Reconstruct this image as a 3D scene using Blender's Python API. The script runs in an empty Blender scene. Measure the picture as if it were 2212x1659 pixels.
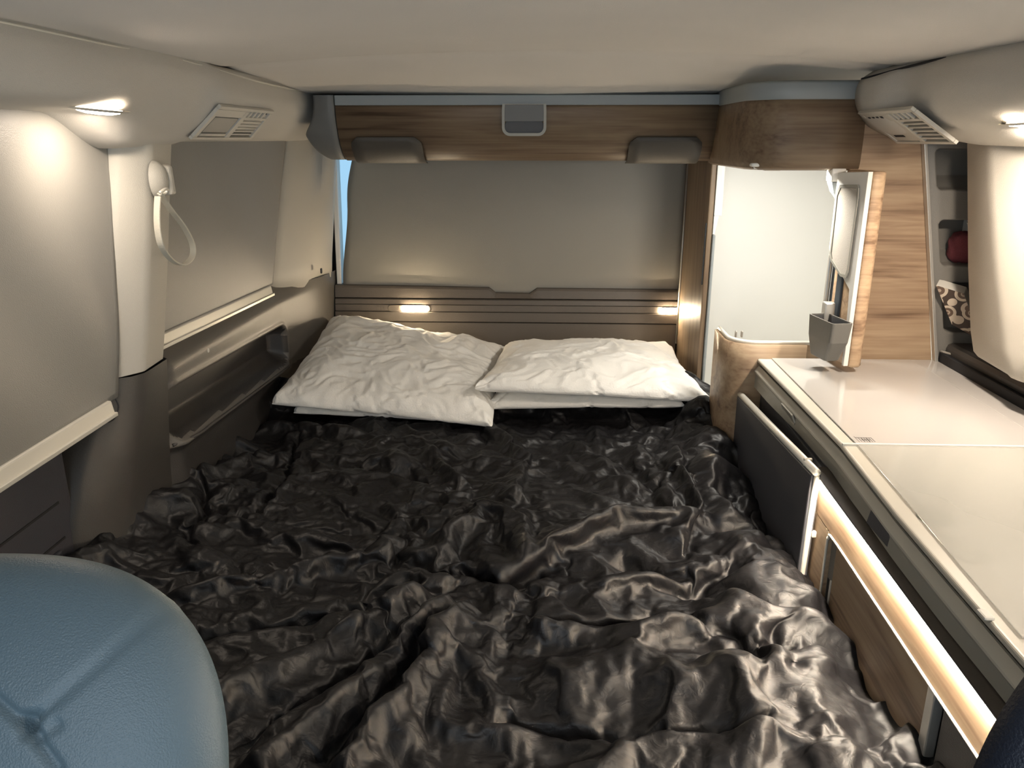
import bpy, bmesh, math
import numpy as np
from mathutils import Vector, Matrix

# ------------------------------------------------------------------ camera, world, exposure
SC = bpy.context.scene
COL = SC.collection
F_PX, YAW, PITCH = 1700.0, math.radians(2.4), math.radians(17.3)
EYE = Vector((0, 0, 1.15))
FWD = Vector((-math.sin(YAW)*math.cos(PITCH), math.cos(YAW)*math.cos(PITCH), -math.sin(PITCH)))
RGT = Vector((math.cos(YAW), math.sin(YAW), 0))
UPV = RGT.cross(FWD)
cam_data = bpy.data.cameras.new('camera'); cam_data.lens = F_PX/2212*36; cam_data.sensor_width = 36
cam_data.clip_start = .01
cam = bpy.data.objects.new('camera', cam_data); COL.objects.link(cam)
M = Matrix((RGT, UPV, -FWD)).transposed().to_4x4(); M.translation = EYE
cam.matrix_world = M; SC.camera = cam
SC.view_settings.view_transform = 'Standard'; SC.view_settings.look = 'None'
SC.view_settings.gamma = 1; SC.view_settings.use_curve_mapping = False
SC.view_settings.exposure = EXPOSURE = 0.7
W = bpy.data.worlds.new('sky'); SC.world = W; W.use_nodes = True
bgn = W.node_tree.nodes['Background']
bgn.inputs['Color'].default_value = (.42, .69, .92, 1); bgn.inputs['Strength'].default_value = .62

LAMP_WARM = (1.0, .85, .70)
fill_light = bpy.data.lights.new('windscreen_fill', 'AREA')  # added fill light behind the camera, lifting ambient on top of the sky
fill_light.shape = 'RECTANGLE'
fill_light.size = 1.5
fill_light.size_y = .55
fill_light.energy = 5.0
fill_light.color = (.95, .97, 1.0)
front = bpy.data.objects.new('windscreen_fill', fill_light)
front.location = (0, -.86, .98)
front.rotation_euler = (math.radians(97), 0, 0)
COL.objects.link(front)
L_CEIL_L, L_CEIL_R, L_READ, L_LED, L_WARD = 12., 16., 150., 400., 2.6

def at(px, py, axis, v):
    "point where the sight line of a photo pixel meets a plane of the van (measuring aid)"
    d = FWD + RGT*((px-1106)/F_PX) + UPV*((829.5-py)/F_PX)
    i = 'XYZ'.index(axis)
    return EYE + d*((v-EYE[i])/d[i])

# ------------------------------------------------------------------ materials
def nodes(m): return m.node_tree.nodes, m.node_tree.links
def mat(name, col, rough=.5, metal=0, spec=.5, bump=0, bscale=400, sheen=0, emis=None, estr=0, coat=0, alpha=1, var=0, vscale=3, bdetail=2):
    m = bpy.data.materials.new(name); m.use_nodes = True; N, Lk = nodes(m); b = N['Principled BSDF']
    b.inputs['Base Color'].default_value = (*col, 1); b.inputs['Roughness'].default_value = rough
    b.inputs['Metallic'].default_value = metal; b.inputs['Specular IOR Level'].default_value = spec
    b.inputs['Sheen Weight'].default_value = sheen; b.inputs['Coat Weight'].default_value = coat
    b.inputs['Alpha'].default_value = alpha
    tc = N.new('ShaderNodeTexCoord')
    n = N.new('ShaderNodeTexNoise'); n.inputs['Scale'].default_value = vscale; Lk.new(tc.outputs['Object'], n.inputs['Vector'])
    r = N.new('ShaderNodeValToRGB'); v = max(var, .03)
    r.color_ramp.elements[0].position = .3; r.color_ramp.elements[1].position = .7
    r.color_ramp.elements[0].color = (*[c*(1-v) for c in col], 1); r.color_ramp.elements[1].color = (*[min(1, c*(1+v)) for c in col], 1)
    Lk.new(n.outputs['Fac'], r.inputs['Fac']); Lk.new(r.outputs['Color'], b.inputs['Base Color'])
    if bump:
        n2 = N.new('ShaderNodeTexNoise'); n2.inputs['Scale'].default_value = bscale; n2.inputs['Detail'].default_value = bdetail
        Lk.new(tc.outputs['Object'], n2.inputs['Vector'])
        bp = N.new('ShaderNodeBump'); bp.inputs['Strength'].default_value = bump; bp.inputs['Distance'].default_value = .002
        Lk.new(n2.outputs['Fac'], bp.inputs['Height']); Lk.new(bp.outputs['Normal'], b.inputs['Normal'])
    if emis:
        b.inputs['Emission Color'].default_value = (*emis, 1); b.inputs['Emission Strength'].default_value = estr
    return m
def wood(name, axis, tint=1.0, plank=.09):
    m = bpy.data.materials.new(name); m.use_nodes = True; N, Lk = nodes(m); b = N['Principled BSDF']
    b.inputs['Roughness'].default_value = .48; b.inputs['Specular IOR Level'].default_value = .35
    tc = N.new('ShaderNodeTexCoord')
    def noise(sc, scale, det, dist=0):
        mp = N.new('ShaderNodeMapping'); mp.inputs['Scale'].default_value = sc; Lk.new(tc.outputs['Object'], mp.inputs['Vector'])
        n = N.new('ShaderNodeTexNoise'); n.inputs['Scale'].default_value = scale; n.inputs['Detail'].default_value = det
        n.inputs['Distortion'].default_value = dist; Lk.new(mp.outputs['Vector'], n.inputs['Vector']); return n
    s = [1, 1, 1]; s['XYZ'.index(axis)] = .09
    a = noise(s, 38, 6, .6); c = noise(s, 9, 3, .3)
    s2 = [1, 1, 1]; s2['XYZ'.index(axis)] = .03
    d = noise(s2, 160, 3)
    mx = N.new('ShaderNodeMath'); mx.operation = 'MULTIPLY_ADD'; mx.inputs[1].default_value = .55; Lk.new(a.outputs['Fac'], mx.inputs[0])
    mc = N.new('ShaderNodeMath'); mc.operation = 'MULTIPLY_ADD'; mc.inputs[1].default_value = .45; Lk.new(c.outputs['Fac'], mc.inputs[0]); mc.inputs[2].default_value = 0
    Lk.new(mc.outputs[0], mx.inputs[2])
    md = N.new('ShaderNodeMath'); md.operation = 'MULTIPLY_ADD'; md.inputs[1].default_value = .30; Lk.new(d.outputs['Fac'], md.inputs[0]); Lk.new(mx.outputs[0], md.inputs[2])
    r = N.new('ShaderNodeValToRGB'); e = r.color_ramp.elements
    t = tint
    e[0].position = .46; e[0].color = (.19*t, .115*t, .070*t, 1)
    e[1].position = .80; e[1].color = (.56*t, .41*t, .265*t, 1)
    k = e.new(.60); k.color = (.40*t, .27*t, .17*t, 1)
    k = e.new(.68); k.color = (.48*t, .34*t, .215*t, 1)
    Lk.new(md.outputs[0], r.inputs['Fac']); Lk.new(r.outputs['Color'], b.inputs['Base Color'])
    bp = N.new('ShaderNodeBump'); bp.inputs['Strength'].default_value = .25; bp.inputs['Distance'].default_value = .0006
    Lk.new(d.outputs['Fac'], bp.inputs['Height']); Lk.new(bp.outputs['Normal'], b.inputs['Normal'])
    return m

M_HEAD = mat('headliner fabric', (.60, .57, .515), .9, bump=.5, bscale=900, spec=.2)
M_PILL = mat('pale pillar plastic', (.55, .52, .455), .55, bump=.35, bscale=700, spec=.4)
M_CEIL = mat('ceiling panel fabric', (.74, .71, .67), .85, bump=.35, bscale=800, spec=.2)
M_TRIM = mat('charcoal trim plastic', (.066, .060, .054), .42, bump=.3, bscale=600, spec=.5)
M_DOORTR = mat('navy door trim', (.045, .045, .055), .6, bump=.3, bscale=500)
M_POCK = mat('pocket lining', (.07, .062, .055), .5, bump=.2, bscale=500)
M_BLIND = mat('blackout blind fabric', (.25, .24, .215), .42, bump=.25, bscale=700, spec=.55, sheen=.2)
M_BLIND2 = mat('rear blind fabric', (.30, .285, .25), .6, bump=.25, bscale=700, spec=.4)
M_ALU = mat('brushed aluminium', (.62, .60, .55), .35, metal=.6, bump=.1)
M_ALUW = mat('pale anodised aluminium', (.72, .69, .61), .4, metal=.25)
M_WX = wood('oak laminate grain along x', 'X', .80)
M_WXD = wood('brown oak laminate grain along x', 'X', .40)
M_WY = wood('oak laminate grain along y', 'Y', .95)
M_WZ = wood('oak laminate upright', 'X', 1.25)
M_BLUE = mat('blue grey strip', (.27, .295, .30), .45)
M_CAP = mat('grey end cap', (.155, .155, .15), .5, bump=.15)
M_PAD = mat('taupe plastic pad', (.075, .066, .056), .55, bump=.2)
M_WHITE = mat('white laminate', (.78, .78, .74), .5)
M_WHITE2 = mat('warm white panel', (.86, .83, .77), .5, bump=.1)
M_BEIGE = mat('beige felt insert', (.60, .55, .48), .9, bump=.6, bscale=900)
M_DARK = mat('dark gap', (.012, .012, .014), .7)
M_SLATE = mat('slate grey panel', (.085, .085, .09), .55, bump=.15)
M_TABLE = mat('dark grey table top', (.075, .075, .085), .5, bump=.1)
M_GREYP = mat('grey moulded plastic', (.19, .18, .16), .5, bump=.25, bscale=600)
M_BIN = mat('grey bin plastic', (.15, .145, .13), .5, bump=.15)
M_SHELF = mat('brown grey tailgate board', (.125, .105, .085), .5, bump=.25, bscale=500)
M_WORK = mat('satin grey worktop', (.50, .48, .455), .13, spec=.5, coat=.3)
M_EDGE = mat('cream worktop edge', (.56, .53, .455), .35)
M_FASC = mat('stone fascia', (.36, .345, .295), .42)
M_TRAY = mat('pale hob tray', (.60, .585, .53), .4)
M_BURN = mat('burner cap', (.45, .45, .38), .5)
M_GLASSL = mat('frosted glass lid', (.62, .61, .56), .12, spec=.6, alpha=.42)
M_RED = mat('crimson cloth', (.20, .045, .055), .85, bump=.6, bscale=500)
M_TAG = mat('white strap', (.7, .68, .62), .6)
M_STRAP = mat('cream webbing', (.60, .57, .48), .55, bump=.5, bscale=900)
M_LINEN = mat('white linen', (.90, .875, .82), .85, bump=.5, bscale=260, spec=.2, sheen=.15, bdetail=4)
def crease_bump(m, scale, strength, dist, rot=.4):
    N, Lk = nodes(m); b = N['Principled BSDF']; old = b.inputs['Normal'].links[0].from_socket
    tc = N.new('ShaderNodeTexCoord'); mp = N.new('ShaderNodeMapping'); mp.inputs['Rotation'].default_value = (0, 0, rot); mp.inputs['Scale'].default_value = (1, 1.7, 1)
    Lk.new(tc.outputs['Object'], mp.inputs['Vector'])
    n = N.new('ShaderNodeTexNoise'); n.noise_type = 'RIDGED_MULTIFRACTAL'; n.inputs['Scale'].default_value = scale; n.inputs['Detail'].default_value = 2
    n.inputs['Distortion'].default_value = 1.1; Lk.new(mp.outputs['Vector'], n.inputs['Vector'])
    bp = N.new('ShaderNodeBump'); bp.inputs['Strength'].default_value = strength; bp.inputs['Distance'].default_value = dist
    Lk.new(n.outputs['Fac'], bp.inputs['Height']); Lk.new(old, bp.inputs['Normal']); Lk.new(bp.outputs['Normal'], b.inputs['Normal'])
crease_bump(M_LINEN, 15, .5, .004)
M_MATT = mat('pale mattress cover', (.42, .40, .36), .9, bump=.8, bscale=500)
M_SEATB = mat('blue grey leather', (.125, .175, .205), .38, bump=.35, bscale=700)
M_SEATD = mat('navy leather', (.010, .013, .024), .5, bump=.3, bscale=700)
M_FLOOR = mat('dark floor', (.05, .045, .04), .6)
M_BULB = mat('lit spotlight lens', (1, 1, 1), .5, emis=LAMP_WARM, estr=L_CEIL_L)
M_BULBR = mat('lit spotlight lens right', (1, 1, 1), .5, emis=LAMP_WARM, estr=L_CEIL_R)
M_BULBF = mat('lens of added front spotlight', (1, 1, 1), .5, emis=LAMP_WARM, estr=L_CEIL_R)
M_READ = mat('lit reading lens', (1, 1, 1), .5, emis=(1, .80, .55), estr=L_READ)
M_LED = mat('lit strip', (1, 1, 1), .5, emis=(1, .87, .70), estr=L_LED)
M_BTN = mat('black button', (.02, .02, .02), .3)
M_INK = mat('dark print', (.10, .09, .08), .6)
M_GLASS = bpy.data.materials.new('window glass'); M_GLASS.use_nodes = True
_b = M_GLASS.node_tree.nodes['Principled BSDF']; _b.inputs['Transmission Weight'].default_value = 1; _b.inputs['Roughness'].default_value = 0
_b.inputs['IOR'].default_value = 1.02; _b.inputs['Base Color'].default_value = (.9, .97, 1, 1)
def sat_mat():
    m = mat('black satin', (.008, .0075, .0085), .46, spec=.42, sheen=.0, bump=.25, bscale=1500)
    N, Lk = nodes(m); b = N['Principled BSDF']
    b.inputs['Anisotropic'].default_value = .3
    tc = N.new('ShaderNodeTexCoord'); mp = N.new('ShaderNodeMapping'); mp.inputs['Scale'].default_value = (1, 1.5, 1)
    mp.inputs['Rotation'].default_value = (0, 0, .4)
    Lk.new(tc.outputs['Object'], mp.inputs['Vector'])
    n = N.new('ShaderNodeTexNoise'); n.inputs['Scale'].default_value = 42; n.inputs['Detail'].default_value = 3; n.inputs['Distortion'].default_value = 1.6
    Lk.new(mp.outputs['Vector'], n.inputs['Vector'])
    bp = N.new('ShaderNodeBump'); bp.inputs['Strength'].default_value = .22; bp.inputs['Distance'].default_value = .006
    Lk.new(n.outputs['Fac'], bp.inputs['Height']); Lk.new(bp.outputs['Normal'], b.inputs['Normal'])
    return m
M_SATIN = sat_mat()
crease_bump(M_SATIN, 20, .55, .004, 1.0)
def floral():
    m = mat('floral wrapper', (.6, .5, .4), .5); N, Lk = nodes(m); b = N['Principled BSDF']
    tc = N.new('ShaderNodeTexCoord'); v = N.new('ShaderNodeTexVoronoi'); v.inputs['Scale'].default_value = 34
    v.inputs['Randomness'].default_value = .9; Lk.new(tc.outputs['Object'], v.inputs['Vector'])
    r = N.new('ShaderNodeValToRGB'); r.color_ramp.interpolation = 'CONSTANT'; e = r.color_ramp.elements
    e[0].color = (.16, .10, .07, 1); e[1].position = .42; e[1].color = (.62, .53, .42, 1)
    k = e.new(.16); k.color = (.45, .36, .28, 1); k = e.new(.24); k.color = (.13, .085, .06, 1); k = e.new(.62); k.color = (.06, .04, .03, 1)
    Lk.new(v.outputs['Distance'], r.inputs['Fac']); Lk.new(r.outputs['Color'], b.inputs['Base Color'])
    return m
M_FLORAL = floral()

# ------------------------------------------------------------------ mesh helpers
def link(name, me, m, parent=None, smooth=False, bevel=0, seg=2, solid=0, sub=0, kind=None):
    if smooth: me.polygons.foreach_set('use_smooth', [True]*len(me.polygons))
    o = bpy.data.objects.new(name, me); COL.objects.link(o)
    if m: me.materials.append(m)
    if parent: o.parent = parent
    if solid:
        s = o.modifiers.new('thick', 'SOLIDIFY'); s.thickness = solid; s.offset = 1 if solid > 0 else -1
        if solid < 0: s.thickness = -solid
    if bevel:
        s = o.modifiers.new('bevel', 'BEVEL'); s.width = bevel; s.segments = seg; s.limit_method = 'ANGLE'; s.angle_limit = math.radians(35)
        s.harden_normals = False
    if sub:
        s = o.modifiers.new('sub', 'SUBSURF'); s.levels = sub; s.render_levels = sub
    if kind: o['kind'] = kind
    return o
def mesh(vs, fs):
    me = bpy.data.meshes.new('m'); me.from_pydata([tuple(v) for v in vs], [], [tuple(int(i) for i in f) for f in fs]); me.update()
    return me
def pack(*parts):
    vs, fs = [], []
    for v, f in parts:
        k = len(vs); vs += list(v); fs += [tuple(i+k for i in q) for q in f]
    return vs, fs
def boxd(x0, x1, y0, y1, z0, z1):
    v = [(x, y, z) for z in (z0, z1) for y in (y0, y1) for x in (x0, x1)]
    return v, [(0, 2, 3, 1), (4, 5, 7, 6), (0, 1, 5, 4), (2, 6, 7, 3), (0, 4, 6, 2), (1, 3, 7, 5)]
def box(name, b, m, parent=None, bevel=.003, **k):
    return link(name, mesh(*boxd(*b)), m, parent, bevel=bevel, **k)
def boxes(name, bs, m, parent=None, bevel=.002, **k):
    return link(name, mesh(*pack(*[boxd(*b) for b in bs])), m, parent, bevel=bevel, **k)
def hexa(name, pts, m, parent=None, bevel=.002, **k):
    "8 corners: bottom ring of four, then top ring of four"
    me = mesh(pts, [(0, 3, 2, 1), (4, 5, 6, 7), (0, 1, 5, 4), (1, 2, 6, 5), (2, 3, 7, 6), (3, 0, 4, 7)])
    bm = bmesh.new(); bm.from_mesh(me); bmesh.ops.recalc_face_normals(bm, faces=bm.faces); bm.to_mesh(me); bm.free()
    return link(name, me, m, parent, bevel=bevel, **k)
def prism_d(poly, a, b, axis):
    n = len(poly); vs = []
    for t in (a, b):
        for (u, v) in poly:
            vs.append({'X': (t, u, v), 'Y': (u, t, v), 'Z': (u, v, t)}[axis])
    return vs, [tuple(range(n))[::-1], tuple(range(n, 2*n))] + [(i, (i+1) % n, n+(i+1) % n, n+i) for i in range(n)]
def prism(name, poly, a, b, axis, m, parent=None, bevel=.002, **k):
    me = mesh(*prism_d(poly, a, b, axis))
    bm = bmesh.new(); bm.from_mesh(me); bmesh.ops.recalc_face_normals(bm, faces=bm.faces); bm.to_mesh(me); bm.free()
    return link(name, me, m, parent, bevel=bevel, **k)
def loft(name, rows, m, parent=None, closed=False, caps=False, smooth=True, **k):
    ny, nx = len(rows), len(rows[0]); vs = [p for r in rows for p in r]; fs = []
    for j in range(ny-1):
        for i in range(nx if closed else nx-1):
            i2 = (i+1) % nx; fs.append((j*nx+i, j*nx+i2, (j+1)*nx+i2, (j+1)*nx+i))
    if caps: fs += [tuple(range(nx))[::-1], tuple((ny-1)*nx+i for i in range(nx))]
    return link(name, mesh(vs, fs), m, parent, smooth=smooth, **k)
def grid(name, fn, nu, nv, m, parent=None, **k):
    rows = [[fn(i/nu, j/nv) for i in range(nu+1)] for j in range(nv+1)]
    return loft(name, rows, m, parent, **k)
def smoothpts(pts, n):
    "Catmull-Rom through pts"
    P = [Vector(p) for p in pts]; P = [P[0]*2-P[1]] + P + [P[-1]*2-P[-2]]; out = []
    for i in range(1, len(P)-2):
        for j in range(n):
            t = j/n; a, b, c, d = P[i-1:i+3]
            out.append(.5*((2*b)+(c-a)*t+(2*a-5*b+4*c-d)*t*t+(3*b-a-3*c+d)*t**3))
    out.append(P[-2]); return out
def tube(name, pts, r, m, parent=None, seg=10, n=6, closed=False, flat=1.0, **k):
    p = smoothpts(pts, n) if n > 1 else [Vector(q) for q in pts]
    rows = []; up = Vector((.13, .31, .94)).normalized()
    for i, q in enumerate(p):
        t = (p[min(i+1, len(p)-1)]-p[max(i-1, 0)]).normalized()
        a = t.cross(up).normalized(); b = t.cross(a).normalized(); up = -b if False else up
        rr = r(i/(len(p)-1)) if callable(r) else r
        rows.append([q + a*math.cos(2*math.pi*s/seg)*rr + b*math.sin(2*math.pi*s/seg)*rr*flat for s in range(seg)])
    return loft(name, rows, m, parent, closed=True, caps=True, **k)
def rrect(w, h, r, n=5, cx=0, cy=0):
    o = []
    for (sx, sy, a0) in ((1, 1, 0), (-1, 1, 90), (-1, -1, 180), (1, -1, 270)):
        for i in range(n+1):
            a = math.radians(a0+90*i/n); o.append((cx+sx*(w/2-r)+r*math.cos(a), cy+sy*(h/2-r)+r*math.sin(a)))
    return o
def plate(name, poly, O, U, V, t, m, parent=None, bevel=.001, **k):
    "extrude a 2D outline given in the (U,V) frame at O by t along U x V"
    O, U, V = Vector(O), Vector(U).normalized(), Vector(V).normalized(); Nn = U.cross(V).normalized()
    n = len(poly); vs = [O+U*a+V*b for a, b in poly] + [O+U*a+V*b+Nn*t for a, b in poly]
    me = mesh(vs, [tuple(range(n))[::-1], tuple(range(n, 2*n))] + [(i, (i+1) % n, n+(i+1) % n, n+i) for i in range(n)])
    bm = bmesh.new(); bm.from_mesh(me); bmesh.ops.recalc_face_normals(bm, faces=bm.faces); bm.to_mesh(me); bm.free()
    return link(name, me, m, parent, bevel=bevel, **k)
def ringplate(name, outer, inner, O, U, V, t, m, parent=None, **k):
    O, U, V = Vector(O), Vector(U).normalized(), Vector(V).normalized(); Nn = U.cross(V).normalized()
    n = len(outer); L = [O+U*a+V*b for a, b in outer]+[O+U*a+V*b for a, b in inner]
    L = L+[p+Nn*t for p in L]; fs = []
    for i in range(n):
        j = (i+1) % n
        fs += [(i, n+i, n+j, j), (2*n+i, 2*n+j, 3*n+j, 3*n+i), (i, j, 2*n+j, 2*n+i), (n+i, 3*n+i, 3*n+j, n+j)]
    me = mesh(L, fs)
    bm = bmesh.new(); bm.from_mesh(me); bmesh.ops.recalc_face_normals(bm, faces=bm.faces); bm.to_mesh(me); bm.free()
    return link(name, me, m, parent, **k)
def thing(name, label, cat, loc, group=None):
    o = bpy.data.objects.new(name, None); o.empty_display_size = .05; COL.objects.link(o); o['label'] = label; o['category'] = cat
    if group: o['group'] = group
    o['_base'] = 1; o.location = loc; return o
def settle():
    "children were built in world coordinates: keep them there under the offset empties"
    for o in bpy.data.objects:
        if o.parent is not None:
            r = o.parent
            while r.parent is not None: r = r.parent
            if r.type == 'EMPTY' and o.parent is r: o.matrix_parent_inverse = Matrix.Translation(-r.location)
    for o in bpy.data.objects:
        if '_base' in o: del o['_base']
def tag(o, label=None, cat=None, group=None, kind=None):
    for k, v in (('label', label), ('category', cat), ('group', group), ('kind', kind)):
        if v: o[k] = v
    return o
def struct(o, label):
    o['kind'] = 'structure'; o['label'] = label; return o
def lerp(a, b, t): return a+(b-a)*t
def sstep(a, b, x):
    t = min(1, max(0, (x-a)/(b-a))); return t*t*(3-2*t)
def interp_rows(stations, ys):
    "stations: list of (y, [(x,z),...]); linear/smooth blend"
    rows = []
    for y in ys:
        for (ya, A), (yb, B) in zip(stations[:-1], stations[1:]):
            if ya <= y <= yb:
                t = sstep(ya, yb, y); rows.append([(lerp(p[0], q[0], t), y, lerp(p[1], q[1], t)) for p, q in zip(A, B)]); break
    return rows
def resample(poly, n):
    p = smoothpts([(a, b, 0) for a, b in poly], n); return [(q.x, q.y) for q in p]

# ------------------------------------------------------------------ shell: floor, ceiling, outer walls
struct(box('floor', (-.95, 1.1, -.9, 2.75, -.04, 0), M_FLOOR), 'dark van floor beneath the bed')
def zc(x, y):
    e = 1-min(1, abs(x/.68))**2.2
    front = 1.283+.030*e
    rear = lerp(1.266, 1.250, 1-abs(x)/.7)
    t = min(1, max(0, (y-1.68)/.46))
    return lerp(front, rear, t**1.15) + (.004*math.exp(-((y-1.68)/.02)**2) if y < 1.72 else 0) \
        + .007*math.exp(-((x-.52)/.14)**2-((y-1.80)/.07)**2)
ceil = grid('ceiling', lambda u, v: (lerp(-.66, .70, u), lerp(-.9, 2.2, v), zc(lerp(-.66, .70, u), lerp(-.9, 2.2, v))), 60, 150, M_CEIL, solid=.03)
struct(ceil, 'pale fabric ceiling panel with a crease before the rear slope')
roof = box('trim_1', (-.95, 1.12, -.9, 2.8, 1.36, 1.40), M_DARK); struct(roof, 'van roof skin above the ceiling panel')
struct(box('wall_left', (-.93, -.86, -.9, 2.75, 0, 1.37), M_DARK), 'outer left side of the van behind blinds and trim')
struct(box('wall_right', (1.04, 1.10, -.9, 2.75, 0, 1.37), M_DARK), 'outer right side of the van behind the kitchen')
wb = boxes('wall_back', [(-.93, -.705, 2.66, 2.72, 0, 1.37), (-.705, .45, 2.66, 2.72, 0, .66), (-.705, .45, 2.66, 2.72, 1.16, 1.37), (.45, 1.1, 2.66, 2.72, 0, 1.37)], M_DARK)
struct(wb, 'tailgate body around the rear window')
w3 = struct(boxes('window_3', [(-.705, -.69, 2.64, 2.67, .66, 1.16), (-.69, .45, 2.64, 2.67, 1.145, 1.16), (-.69, .45, 2.64, 2.67, .66, .672), (.44, .45, 2.64, 2.67, .672, 1.145)], M_DARK), 'rear window frame')
link('pane', mesh(*boxd(-.69, .44, 2.652, 2.656, .672, 1.145)), M_GLASS, w3)
# tailgate side reveal: pale blue-grey frame seen beside the rear blind
struct(prism('trim_2', [(-.700, .60), (-.684, .60), (-.672, 1.16), (-.690, 1.16)], 2.60, 2.645, 'Y', M_WHITE2, bevel=.003), 'slim pale reveal at the left of the rear window')

# ------------------------------------------------------------------ roof side rails (cantrails)
PF = [(-.655, 1.300), (-.643, 1.280), (-.633, 1.262), (-.627, 1.235), (-.630, 1.212), (-.645, 1.200), (-.690, 1.194), (-.742, 1.190), (-.80, 1.188)]
PP = [(-.650, 1.300), (-.640, 1.280), (-.632, 1.262), (-.632, 1.235), (-.645, 1.205), (-.665, 1.178), (-.685, 1.160), (-.712, 1.137), (-.80, 1.134)]
PR = [(-.640, 1.285), (-.627, 1.266), (-.622, 1.248), (-.620, 1.228), (-.634, 1.200), (-.656, 1.176), (-.682, 1.158), (-.712, 1.146), (-.80, 1.142)]
st = [(-.9, PF), (1.20, PF), (1.36, PP), (1.50, PP), (1.60, PR), (2.62, PR)]
st = [(y, resample(p, 3)) for y, p in st]
ys = [-.9, 0, .5, .8, 1.0, 1.1]+[1.15+.02*i for i in range(24)]+[1.65, 1.75, 1.9, 2.05, 2.2, 2.4, 2.62]
rl = loft('trim_3', interp_rows(st, ys), M_HEAD, solid=-.006); struct(rl, 'cream padded roof rail along the left side')
MF = [(.700, 1.300), (.684, 1.280), (.676, 1.262), (.668, 1.240), (.672, 1.215), (.690, 1.200), (.730, 1.190), (.790, 1.180), (.90, 1.176)]
MP = [(.690, 1.300), (.674, 1.280), (.664, 1.262), (.660, 1.235), (.675, 1.205), (.700, 1.182), (.745, 1.162), (.800, 1.140), (.90, 1.134)]
MR = [(.680, 1.290), (.648, 1.268), (.638, 1.250), (.640, 1.220), (.658, 1.188), (.690, 1.166), (.730, 1.153), (.790, 1.148), (.92, 1.146)]
st = [(-.9, MF), (1.15, MF), (1.40, MP), (1.56, MP), (1.66, MR), (1.768, MR)]
st = [(y, resample(p, 3)) for y, p in st]
ys = [-.9, 0, .5, .8, 1.0, 1.1]+[1.15+.02*i for i in range(30)]+[1.768]
rr_ = loft('trim_4', interp_rows(st, ys), M_HEAD, solid=.006); struct(rr_, 'cream padded roof rail along the right side')
for nm, pts, lab in (('trim_5', [(-.6445, -.8, 1.2815), (-.6445, 1.2, 1.2815), (-.6415, 1.5, 1.2810), (-.6270, 1.8, 1.2690), (-.6270, 2.12, 1.2655)], 'thin bright seam between ceiling and left rail'),
                     ('trim_6', [(.686, -.8, 1.2815), (.686, 1.15, 1.2815), (.675, 1.5, 1.2810), (.650, 1.70, 1.2700), (.648, 1.765, 1.2680)], 'thin dark seam between ceiling and right rail')):
    struct(tube(nm, pts, .0022, M_ALUW if nm == 'trim_5' else M_DARK, seg=6), lab)

# ------------------------------------------------------------------ left pillars and trim
rows = []
for z, yl, yc, yr, xc in ((1.150, 1.386, 1.436, 1.535, -.700), (1.10, 1.372, 1.425, 1.523, -.703), (.95, 1.345, 1.400, 1.497, -.715), (.80, 1.318, 1.374, 1.468, -.728), (.742, 1.306, 1.360, 1.456, -.734)):
    rows.append([(-.82, yl, z), (xc-.040, yl, z), (xc-.030, yl+.006, z), (xc-.006, yc-.012, z), (xc, yc, z), (xc-.001, yc+.012, z), (xc-.006, yr-.01, z), (xc-.012, yr, z), (-.82, yr+.003, z)])
struct(loft('trim_7', rows, M_PILL, bevel=0), 'pale left middle pillar with the hanging strap')
rows = []
for z, yl, yc, yr, xc in ((.741, 1.300, 1.352, 1.458, -.730), (.70, 1.290, 1.345, 1.460, -.735), (.66, 1.262, 1.335, 1.462, -.740), (.60, 1.222, 1.310, 1.465, -.748), (.52, 1.190, 1.285, 1.470, -.758), (.44, 1.180, 1.27, 1.475, -.765), (.20, 1.176, 1.26, 1.48, -.77)):
    rows.append([(-.85, yl, z), (xc-.055, yl, z), (xc-.042, yl+.010, z), (xc-.012, yc-.025, z), (xc, yc, z), (xc, yc+.02, z), (xc-.003, yr-.01, z), (xc-.012, yr, z), (-.85, yr+.004, z)])
struct(loft('trim_8', [[(-.85, r[1][1], r[0][2]) if i == 0 else p for i, p in enumerate(r)] for r in rows], M_TRIM), 'charcoal foot of the left middle pillar flaring down to the bed')  # darker copy of the side trim, its lower light put into the colour
# D pillar upper
rows = []
for i in range(9):
    z = lerp(1.150, .735, i/8); yl = lerp(2.318, 2.150, i/8); dx = (z-1.08)*.11
    zz = lambda k: z + (0 if i < 8 else [.030, .030, .028, .008, -.004, -.012, -.016, -.018, -.018, -.018][k])
    P_ = [(-.82, yl), (-.748, yl), (-.742, yl+.004), (-.728, yl+.05), (-.708, yl+.12), (-.690, yl+.17), (-.676, 2.44), (-.664, 2.545), (-.668, 2.575), (-.70, 2.60)]
    rows.append([(x+dx, y, zz(k)) for k, (x, y) in enumerate(P_)])
rows.append([(x-.01, y, z) for x, y, z in rows[-1]])
dp = struct(loft('trim_9', rows, M_PILL), 'pale left rear pillar beside the tailgate')
plate('button', rrect(.011, .016, .003), at(690, 585, 'X', -.6985)+Vector((.004, 0, 0)), (0, 1, 0), (0, 0, 1), .004, M_BTN, dp)
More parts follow.
